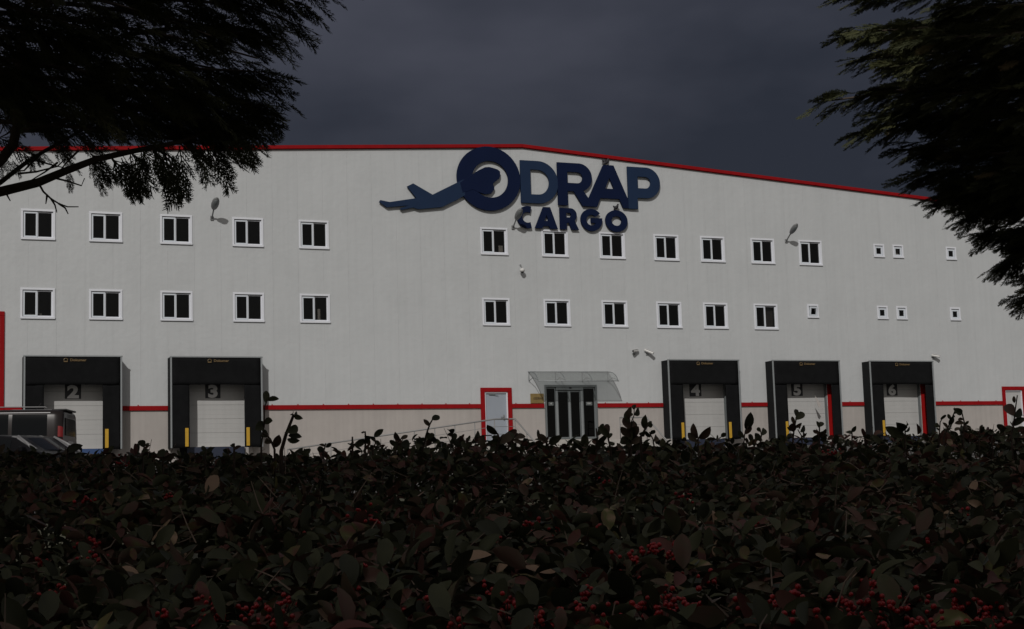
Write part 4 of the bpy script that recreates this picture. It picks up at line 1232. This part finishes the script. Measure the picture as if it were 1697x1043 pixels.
# ------------------------------------------------------------------ unseen conifers added behind the camera to shade the hedge
for (u_, v_, h_, rr, lab) in ((-2.1, -4.8, 12.8, 2.9, 'unseen tall conifer added behind the viewpoint, on the left, to shade the hedge'), (1.4, -5.2, 14.5, 3.1, 'unseen tall conifer added behind the viewpoint, straight back, to shade the hedge'),
                              (5.2, -4.6, 11.5, 2.7, 'unseen tall conifer added behind the viewpoint, on the right, to shade the hedge')):
    c_ = Rh * u_ + Fh * v_
    tb = thing('conifer_tree', lab, 'tree', (c_.x, c_.y, 0))
    mb = MB(); mb.tube([(c_.x, c_.y, -.2), (c_.x, c_.y + .04, h_ * .5), (c_.x, c_.y, h_)], [.2, .12, .015], 10); mb.build('trunk', BARK, tb, smooth=True)
    fo2 = Foliage(coarse_t)
    for i in range(250):
        z = 2.2 + (h_ - 2.2) * random.random(); an = random.uniform(0, 2 * math.pi)
        R_ = (rr * (1 - (z - 2.2) / (h_ - 1.0)) + .6) * random.uniform(.8, 1.1)
        a = Vector((c_.x, c_.y, z)); b = a + Vector((math.cos(an) * R_, math.sin(an) * R_, -.2 * R_))
        bough(fo2, tb, a, b, sag=(0, 0, .15), r0=.03, n=20, fs=.62, t0=.12, droop=.25, width=.5, limb=(i % 4 == 0))
    fo2.build('foliage', CONIF, tb, (c_.x, c_.y, 3))

# ------------------------------------------------------------------ hedge
HC = Fh * 4.2
hedge = thing('hedge', 'dense dark berry hedge with small glossy leaves filling the foreground', 'hedge', (HC.x, HC.y, ground_z(HC.x, HC.y)))
_nz = [(rng.uniform(1.5, 6), rng.uniform(1.5, 6), rng.uniform(0, 6.28)) for _ in range(9)]
def hsurf(u, v):
    """top of the hedge above the eye, metres; u sideways, v forward"""
    base = -.185 + (v - 2.2) * (.374 / 3.8) - .013 * u
    if v > 6.1: base -= (v - 6.1) * .35
    if v < 2.0: base -= (2.0 - v) * 2.2
    n = sum(math.sin(u * a + v * b + c) for a, b, c in _nz) * .0125
    return base + n * (0.5 + min(1, abs(v - 2) / 3) * .6)
def hp(u, v, dz=0.0):
    p = Rh * u + Fh * v
    return Vector((p.x, p.y, CAM.z + hsurf(u, v) + dz))
def leaf_template(st, fold=.10, droop=.15, petiole=.12):
    """stations (t, half width); midrib folded; returns V, quads (degenerate ends as thin quads)"""
    V = []; F = []
    n = len(st)
    for (t, w_) in st:
        z = -droop * t * t
        V += [(t, -w_, z + fold * w_ * 2), (t, 0, z), (t, w_, z + fold * w_ * 2)]
    for i in range(n - 1):
        a = 3 * i
        F += [(a, a + 1, a + 4, a + 3), (a + 1, a + 2, a + 5, a + 4)]
    return np.array(V, float), np.array(F)
LT1 = [leaf_template([(0, .012), (.20, .185), (.48, .265), (.76, .225), (.93, .11), (1, .01)], f, d) for f, d in ((.15, .1), (.3, .25), (.05, -.05), (.22, .35))]
LEAF = leaf_mat('hedge_leaf', [(0.0, (0.038, 0.042, 0.028)), (0.42, (0.082, 0.088, 0.048)), (0.60, (0.115, 0.078, 0.058)), (0.80, (0.14, 0.055, 0.048)), (0.93, (0.13, 0.14, 0.05)), (1.0, (0.38, 0.26, 0.18))], rough=0.5, spec=0.16, transl=.08)
lf_ = Foliage(LT1)
def leaf_dir():
    a = random.uniform(0, 2 * math.pi); e = random.gauss(.35, .45)
    return Vector((math.cos(a) * math.cos(e), math.sin(a) * math.cos(e), math.sin(e)))
def leaf_tint():
    r = random.random()
    if r < .64: return random.uniform(0, .45)
    if r < .965: return random.uniform(.5, .82)
    if r < .988: return random.uniform(.84, .94)
    return 1.0
big = []
N = 64000
for i in range(N):
    v = 1.75 + 4.75 * random.random() if i % 8 else random.uniform(5.4, 6.5)
    hw = .42 * v + .7
    u = random.uniform(-hw, hw)
    dz = -abs(random.gauss(0, .10)) + random.uniform(0, .02)
    if v > 6.1: dz *= 1.5
    p = hp(u, v, dz)
    L_ = random.uniform(.033, .066) * random.choice((1, 1, .8, .6)) * (1.0 if v < 3.6 else .80)
    d = leaf_dir()
    if v < 2.9 and abs(u) < .36 * v + .1 and dz > -.02 and len(big) < 300 and random.random() < .35:
        big.append((p, d, L_ * 1.05, random.gauss(0, .7), leaf_tint())); continue
    lf_.put(p, d, L_, roll=random.gauss(0, 1.0), tint=leaf_tint())
# front face down to the ground, back face
for i in range(6000):
    hw = 1.6; u = random.uniform(-hw, hw); t = random.random()
    v = 1.75 - random.gauss(0, .06); z = hsurf(u, 2.0) * 1 - .1 - t * 1.35
    p = Rh * u + Fh * v; lf_.put((p.x, p.y, CAM.z + z), leaf_dir(), random.uniform(.045, .075), roll=random.gauss(0, .8), tint=leaf_tint())
lf_.build('foliage', LEAF, hedge, tuple(HC))
# the nearest leaves, one by one
fine_leaf = [leaf_template([(-.12, .008), (0, .012), (.12, .13), (.32, .23), (.55, .27), (.75, .235), (.9, .14), (1, .012)], f, d) for f, d in ((.15, .12), (.3, .28), (.05, -.06), (.25, .4))]
def tint_mesh(T, F, tint, name='leaf'):
    me = bpy.data.meshes.new(name)
    me.from_pydata([tuple(v) for v in T], [], [tuple(int(k) for k in f) for f in F])
    a_ = me.attributes.new('tint', 'FLOAT', 'POINT'); a_.data.foreach_set('value', np.full(len(T), tint, np.float32))
    me.materials.append(LEAF); me.polygons.foreach_set('use_smooth', [True] * len(F)); me.update()
    return me
TINTS = [.05, .15, .25, .35, .42, .55, .62, .72, .80, .90, 1.0]
leaf_meshes = {(k, ti): tint_mesh(*fine_leaf[k], ti) for k in range(4) for ti in TINTS}
def place_leaf(p, d, L_, roll, tint, parent, up=Vector((0, 0, 1))):
    ti = min(TINTS, key=lambda q: abs(q - tint))
    o = bpy.data.objects.new('leaf', leaf_meshes[(random.randrange(4), ti)])
    d = Vector(d).normalized(); y = up.cross(d)
    if y.length < 1e-3: y = Vector((1, 0, 0))
    y.normalize(); z = d.cross(y)
    c, s = math.cos(roll), math.sin(roll); y, z = y * c + z * s, z * c - y * s
    M_ = Matrix((d * L_, y * L_, z * L_)).transposed().to_4x4()
    COL.objects.link(o); o.parent = parent
    M_.translation = Vector(p) - WL[parent]
    o.matrix_basis = M_; WL[o] = Vector(p)
    return o
for (p, d, L_, r_, ti) in big: place_leaf(p, d, L_, r_, ti, hedge)

# woody stems inside the hedge
mb = MB()
for i in range(420):
    v = random.uniform(1.8, 6.3); u = random.uniform(-.42 * v - .5, .42 * v + .5)
    a = hp(u, v, -.5 - random.random() * .3); b = hp(u + random.gauss(0, .1), v + random.gauss(0, .1), random.uniform(-.06, .015))
    m_ = (a + b) / 2 + Vector((random.gauss(0, .03), random.gauss(0, .03), 0))
    mb.tube([a, m_, b], [.006, .004, .002], 4, cap=False)
for i in range(60):
    v = random.uniform(2.0, 6.2); u = random.uniform(-.4 * v, .4 * v)
    p = hp(u, v); g = ground_z(p.x, p.y)
    mb.tube([(p.x, p.y, g - .05), (p.x + random.gauss(0, .05), p.y, (g + p.z) / 2), (p.x, p.y, p.z - .2)], [.018, .013, .006], 5, cap=False)
for i in range(900):
    v = random.uniform(1.9, 6.3); u = random.uniform(-.42 * v - .3, .42 * v + .3)
    a = hp(u, v, random.uniform(-.05, .0)); d_ = leaf_dir() * random.uniform(.04, .11)
    mb.tube([a, a + d_ * .5 + Vector((0, 0, random.gauss(0, .006))), a + d_], [.0019, .0015, .0009], 3, 1, cap=False)
mb.build('stems', [STEM, TWIG], hedge)['kind'] = 'stuff'

# shoots standing above the hedge line; points of the stem in the photograph's pixels
def surf_pt(px, py):
    """where the line of sight meets the top of the hedge"""
    prev = None
    for i in range(240):
        d = 1.7 + i * .02
        p = at(px, py, d) - CAM
        u = p.dot(Rh); v = p.dot(Fh)
        if p.z < hsurf(u, v): return at(px, py, d), d
    return at(px, py, 5.6), 5.6
SH_ = [ # (stem pixels), [(leaf base px, leaf tip px)...], depth, stem radius, label
 ([(466, 748), (474, 720), (487, 687)], [((474, 716), (500, 708)), ((478, 722), (498, 722)), ((476, 728), (494, 733)), ((487, 690), (499, 687)), ((486, 688), (481, 681)), ((488, 690), (497, 693))], 5.2, .007),
 ([(455, 745), (448, 728), (436, 716), (432, 700)], [((445, 725), (428, 712)), ((450, 735), (436, 728)), ((455, 742), (463, 722))], 5.3, .004),
 ([(433, 742), (438, 700), (438, 675), (444, 662)], [((440, 668), (442, 646)), ((443, 664), (461, 659)), ((438, 700), (425, 712)), ((438, 699), (450, 697))], 5.2, .003),
 ([(605, 745), (606, 728), (605, 715)], [((606, 730), (588, 738)), ((606, 722), (617, 728)), ((606, 735), (612, 724)), ((605, 716), (598, 717))], 5.3, .004),
 ([(618, 745), (622, 735), (620, 724)], [((620, 724), (634, 712)), ((622, 730), (631, 738)), ((622, 733), (614, 722))], 5.3, .003),
 ([(584, 748), (584, 724)], [((584, 740), (579, 730))], 5.3, .004),
 ([(700, 748), (706, 722), (712, 704), (718, 693)], [((716, 696), (728, 690)), ((712, 706), (703, 696)), ((708, 716), (722, 736)), ((704, 726), (690, 735)), ((706, 724), (722, 722)), ((702, 738), (691, 728))], 5.4, .004),
 ([(775, 748), (785, 728), (800, 722), (815, 722)], [((785, 728), (797, 714)), ((783, 732), (770, 745))], 5.4, .003),
 ([(822, 748), (828, 728), (824, 718)], [((824, 720), (806, 706)), ((828, 730), (812, 734)), ((828, 728), (845, 722)), ((830, 735), (853, 716)), ((828, 738), (842, 745)), ((826, 740), (812, 748)), ((830, 728), (862, 716))], 5.4, .005),
 ([(840, 748), (850, 728), (858, 718)], [((852, 726), (872, 720)), ((850, 730), (866, 734)), ((845, 738), (858, 748)), ((850, 728), (846, 712))], 5.3, .004),
 ([(912, 746), (905, 732), (892, 722)], [((908, 732), (890, 720)), ((910, 736), (928, 724)), ((908, 742), (896, 740))], 5.5, .003),
 ([(988, 746), (990, 728), (988, 710)], [((990, 722), (1000, 702)), ((990, 732), (1008, 722)), ((988, 738), (1004, 735)), ((990, 726), (982, 738))], 5.5, .004),
 ([(1012, 744), (1008, 728), (1006, 716)], [((1008, 722), (1004, 704)), ((1008, 724), (994, 708)), ((1010, 732), (1018, 740)), ((1008, 728), (1014, 716))], 5.4, .004),
 ([(1045, 748), (1045, 715), (1042, 690)], [((1043, 700), (1036, 678)), ((1042, 695), (1042, 676)), ((1045, 712), (1032, 690)), ((1045, 715), (1056, 694)), ((1045, 725), (1028, 708)), ((1046, 724), (1060, 706)), ((1045, 735), (1024, 726)), ((1046, 736), (1064, 724)), ((1045, 745), (1030, 738)), ((1045, 742), (1066, 740)), ((1046, 730), (1040, 708)), ((1046, 738), (1052, 716)), ((1044, 742), (1036, 722)), ((1047, 720), (1050, 698)), ((1044, 728), (1048, 706)), ((1042, 692), (1048, 680))], 5.4, .006),
 ([(1040, 715), (1051, 688), (1051, 676)], [((1051, 688), (1062, 678)), ((1051, 680), (1051, 668))], 5.4, .0025),
 ([(1062, 724), (1070, 710), (1076, 702)], [((1070, 712), (1066, 692)), ((1072, 708), (1080, 698)), ((1074, 706), (1083, 704)), ((1068, 716), (1060, 724)), ((1068, 714), (1078, 726))], 5.3, .005),
 ([(1085, 746), (1082, 728), (1076, 716)], [((1078, 720), (1086, 712)), ((1083, 732), (1094, 720))], 5.3, .003),
 ([(1157, 738), (1157, 725)], [((1157, 727), (1145, 703)), ((1158, 727), (1178, 712)), ((1156, 732), (1138, 718))], 5.0, .003),
 ([(1232, 744), (1234, 720), (1240, 706)], [((1236, 712), (1246, 686)), ((1234, 720), (1246, 706)), ((1233, 726), (1222, 714))], 5.4, .003),
 ([(1258, 742), (1262, 722), (1260, 712)], [((1261, 716), (1254, 708)), ((1262, 722), (1270, 708)), ((1260, 730), (1250, 724))], 5.4, .003),
 ([(1313, 740), (1316, 712), (1320, 692)], [((1319, 690), (1320, 676)), ((1318, 696), (1335, 682)), ((1316, 704), (1312, 690)), ((1316, 708), (1330, 703)), ((1315, 712), (1303, 710)), ((1315, 716), (1312, 700))], 5.3, .0035),
 ([(1330, 742), (1328, 722), (1322, 712)], [((1326, 716), (1336, 706)), ((1328, 724), (1338, 720)), ((1324, 712), (1326, 702))], 5.3, .003),
 ([(1358, 742), (1358, 720), (1358, 705)], [((1358, 710), (1354, 698)), ((1358, 708), (1364, 698)), ((1358, 718), (1346, 714)), ((1358, 722), (1370, 714)), ((1357, 728), (1344, 726)), ((1358, 730), (1372, 724))], 5.3, .0035),
 ([(1412, 736), (1412, 720), (1412, 714)], [((1412, 716), (1418, 708)), ((1412, 720), (1402, 713))], 5.3, .003),
 ([(1500, 734), (1500, 712), (1503, 704)], [((1502, 706), (1506, 698)), ((1500, 712), (1490, 706)), ((1500, 716), (1510, 708)), ((1499, 722), (1470, 712))], 5.2, .003),
 ([(1556, 728), (1558, 700), (1565, 688)], [((1560, 696), (1566, 686)), ((1557, 708), (1548, 702)), ((1556, 714), (1552, 708))], 5.3, .0025),
 ([(1564, 724), (1574, 702), (1583, 680)], [((1580, 686), (1587, 676)), ((1576, 696), (1570, 686)), ((1573, 704), (1580, 692)), ((1570, 710), (1564, 700)), ((1567, 716), (1573, 708)), ((1578, 692), (1584, 688))], 5.2, .003),
 ([(1596, 726), (1598, 700), (1594, 684), (1586, 680)], [((1594, 686), (1584, 679)), ((1597, 696), (1586, 694)), ((1598, 702), (1582, 700)), ((1598, 704), (1606, 698)), ((1598, 712), (1588, 706))], 5.2, .003),
 ([(1622, 728), (1624, 712), (1626, 706)], [((1624, 714), (1628, 704)), ((1624, 718), (1632, 710)), ((1622, 722), (1618, 714))], 5.3, .003),
 ([(1644, 730), (1648, 718)], [((1647, 720), (1652, 714)), ((1646, 724), (1660, 719))], 5.3, .003),
 ([(1676, 724), (1680, 700), (1683, 676), (1686, 655)], [((1681, 690), (1664, 664)), ((1681, 668), (1680, 657)), ((1680, 690), (1697, 680)), ((1677, 706), (1697, 692)), ((1676, 712), (1686, 714))], 5.0, .003),
 ([(237, 775), (236, 756), (240, 736)], [((238, 742), (232, 727)), ((240, 740), (248, 734)), ((236, 756), (228, 748)), ((236, 750), (246, 744))], 4.9, .003),
 ([(228, 780), (226, 768)], [((226, 770), (218, 762)), ((227, 770), (236, 764))], 4.9, .003),
 ([(270, 765), (272, 752)], [((272, 756), (264, 748)), ((272, 756), (284, 750)), ((271, 762), (292, 752))], 5.0, .003),
 ([(340, 758), (342, 744)], [((342, 748), (334, 740)), ((342, 748), (354, 742))], 5.2, .003),
 ([(388, 756), (388, 735)], [((388, 742), (382, 734)), ((388, 746), (398, 738))], 5.2, .004),
 ([(110, 775), (112, 745), (116, 738)], [((112, 748), (130, 738)), ((112, 752), (100, 742)), ((111, 760), (122, 752)), ((110, 766), (98, 758))], 4.9, .004),
 ([(536, 750), (540, 735)], [((539, 740), (530, 736)), ((540, 742), (550, 734)), ((538, 746), (526, 744))], 5.3, .003),
 ([(655, 748), (660, 732), (668, 724)], [((662, 730), (654, 720)), ((664, 728), (676, 722)), ((660, 736), (672, 740)), ((664, 738), (682, 734))], 5.3, .003),
]
for (stem, leaves, d, r_) in SH_:
    pts = [P(x, y, d) for x, y in stem]
    base = hp((pts[0] - CAM).dot(Rh), (pts[0] - CAM).dot(Fh), -.1)
    mb = MB(); mb.tube([base] + pts, [r_ * 1.1] + [r_ * (1 - .5 * i / len(pts)) for i in range(len(pts))], 6)
    sh = mb.build('shoot', STEM, hedge, smooth=True)
    brown = stem[0][0] == 1045
    for (q0, q1) in leaves:
        a = P(q0[0], q0[1], d + random.uniform(-.02, .02)); b = P(q1[0], q1[1], d + random.uniform(-.04, .04))
        ti = random.choice((.05, .15, .25, .35, .55, .62)) if not brown else random.choice((.42, .55, .62, .35))
        place_leaf(a, b - a, (b - a).length * .96, random.uniform(-.7, .7), ti, sh, up=-FWD)
# random low shoots along the crest so the outline stays ragged
for i in range(50):
    u = random.uniform(-2.4, 2.4); v = random.uniform(5.6, 6.3)
    p = hp(u, v, -.05); h = random.uniform(.0, .04) + .04
    q = p + Vector((random.gauss(0, .015), random.gauss(0, .015), h))
    mb = MB(); mb.tube([p, q], [.003, .0015], 5); sh = mb.build('shoot', STEM, hedge, smooth=True)
    for k_ in range(random.randint(3, 6)):
        t = random.uniform(.3, 1); d = Vector((random.gauss(0, 1), random.gauss(0, 1), random.uniform(.2, 1.6)))
        place_leaf(p.lerp(q, t), d, random.uniform(.03, .06), random.gauss(0, .7), random.choice((.05, .15, .25, .42, .55, .72)), sh)

# berry clusters
ico = None
def icos(sub):
    b = bmesh.new(); bmesh.ops.create_icosphere(b, subdivisions=sub, radius=1.0)
    V = [v.co.copy() for v in b.verts]; F = [tuple(v.index for v in f.verts) for f in b.faces]; b.free(); return V, F
IV, IF = icos(2)
def berry_cluster(p, n, spread, parent):
    mb = MB()
    for i in range(n):
        c = Vector(p) + Vector((random.gauss(0, spread), random.gauss(0, spread), random.gauss(0, spread * .6)))
        r_ = random.uniform(.0032, .0049)
        mb.add([c + v * r_ for v in IV], IF, 0)
        if i % 3 == 0: mb.tube([c, Vector(p) - Vector((0, 0, spread * 1.4))], .0009, 4, 1, cap=False)
    mb.build('berry_cluster', [BERRY, STEM], parent, smooth=True)['kind'] = 'stuff'
BC = [(440, 1015, 22), (455, 1035, 20), (590, 960, 26), (360, 1028, 18), (345, 1000, 8), (840, 1010, 26), (825, 985, 16), (1075, 915, 22), (1100, 925, 26), (1050, 935, 18), (1130, 905, 12), (980, 950, 12), (985, 990, 12),
      (905, 862, 14), (925, 880, 10), (880, 870, 10), (1130, 825, 12), (1090, 845, 8), (600, 855, 12), (625, 850, 10), (620, 870, 6), (990, 880, 8), (1120, 995, 22), (1100, 1015, 20), (1145, 1010, 12), (1060, 1005, 12),
      (1270, 1015, 22), (1300, 1000, 20), (1335, 1010, 24), (1370, 1000, 18), (1400, 1020, 24), (1440, 1005, 18), (1470, 1015, 20), (1500, 1000, 14), (1320, 1035, 22), (1430, 1035, 18), (1510, 1038, 14), (1600, 1005, 22), (1625, 1020, 20),
      (1575, 1015, 16), (1640, 1035, 18), (1590, 1035, 18), (1436, 960, 12), (1445, 975, 8), (195, 762, 14), (205, 768, 10), (145, 832, 10), (150, 905, 14), (165, 925, 8), (75, 932, 8), (90, 985, 8), (285, 825, 6), (1370, 755, 8), (1385, 750, 5),
      (500, 895, 6), (700, 1010, 10), (480, 1000, 10), (1180, 960, 8), (960, 1020, 14), (880, 1030, 14), (1010, 1035, 14), (760, 1035, 8), (270, 1025, 6), (1240, 870, 5), (1180, 790, 5), (1000, 800, 5), (820, 900, 6), (1540, 900, 4), (560, 1000, 8), (1600, 850, 4)]
for (x, y, n) in BC:
    p, d = surf_pt(x, y)
    berry_cluster(p - FWD * .02 + Vector((0, 0, .006)), n, .0055 + .00062 * n, hedge)
# a few dead pale leaves lying on the hedge
for (x, y, L_) in ((750, 940, .07), (1410, 960, .075), (1540, 838, .05), (1612, 800, .04), (1690, 950, .035), (345, 820, .06), (190, 842, .04), (690, 830, .04), (1180, 870, .04), (990, 862, .05), (868, 945, .06), (236, 955, .035), (1330, 905, .04)):
    p, d = surf_pt(x, y)
    place_leaf(p - FWD * .03 + Vector((0, 0, .01)), Vector((random.gauss(0, 1), random.gauss(0, .5), random.gauss(.2, .5))), L_, random.uniform(-1, 1), 1.0, hedge)
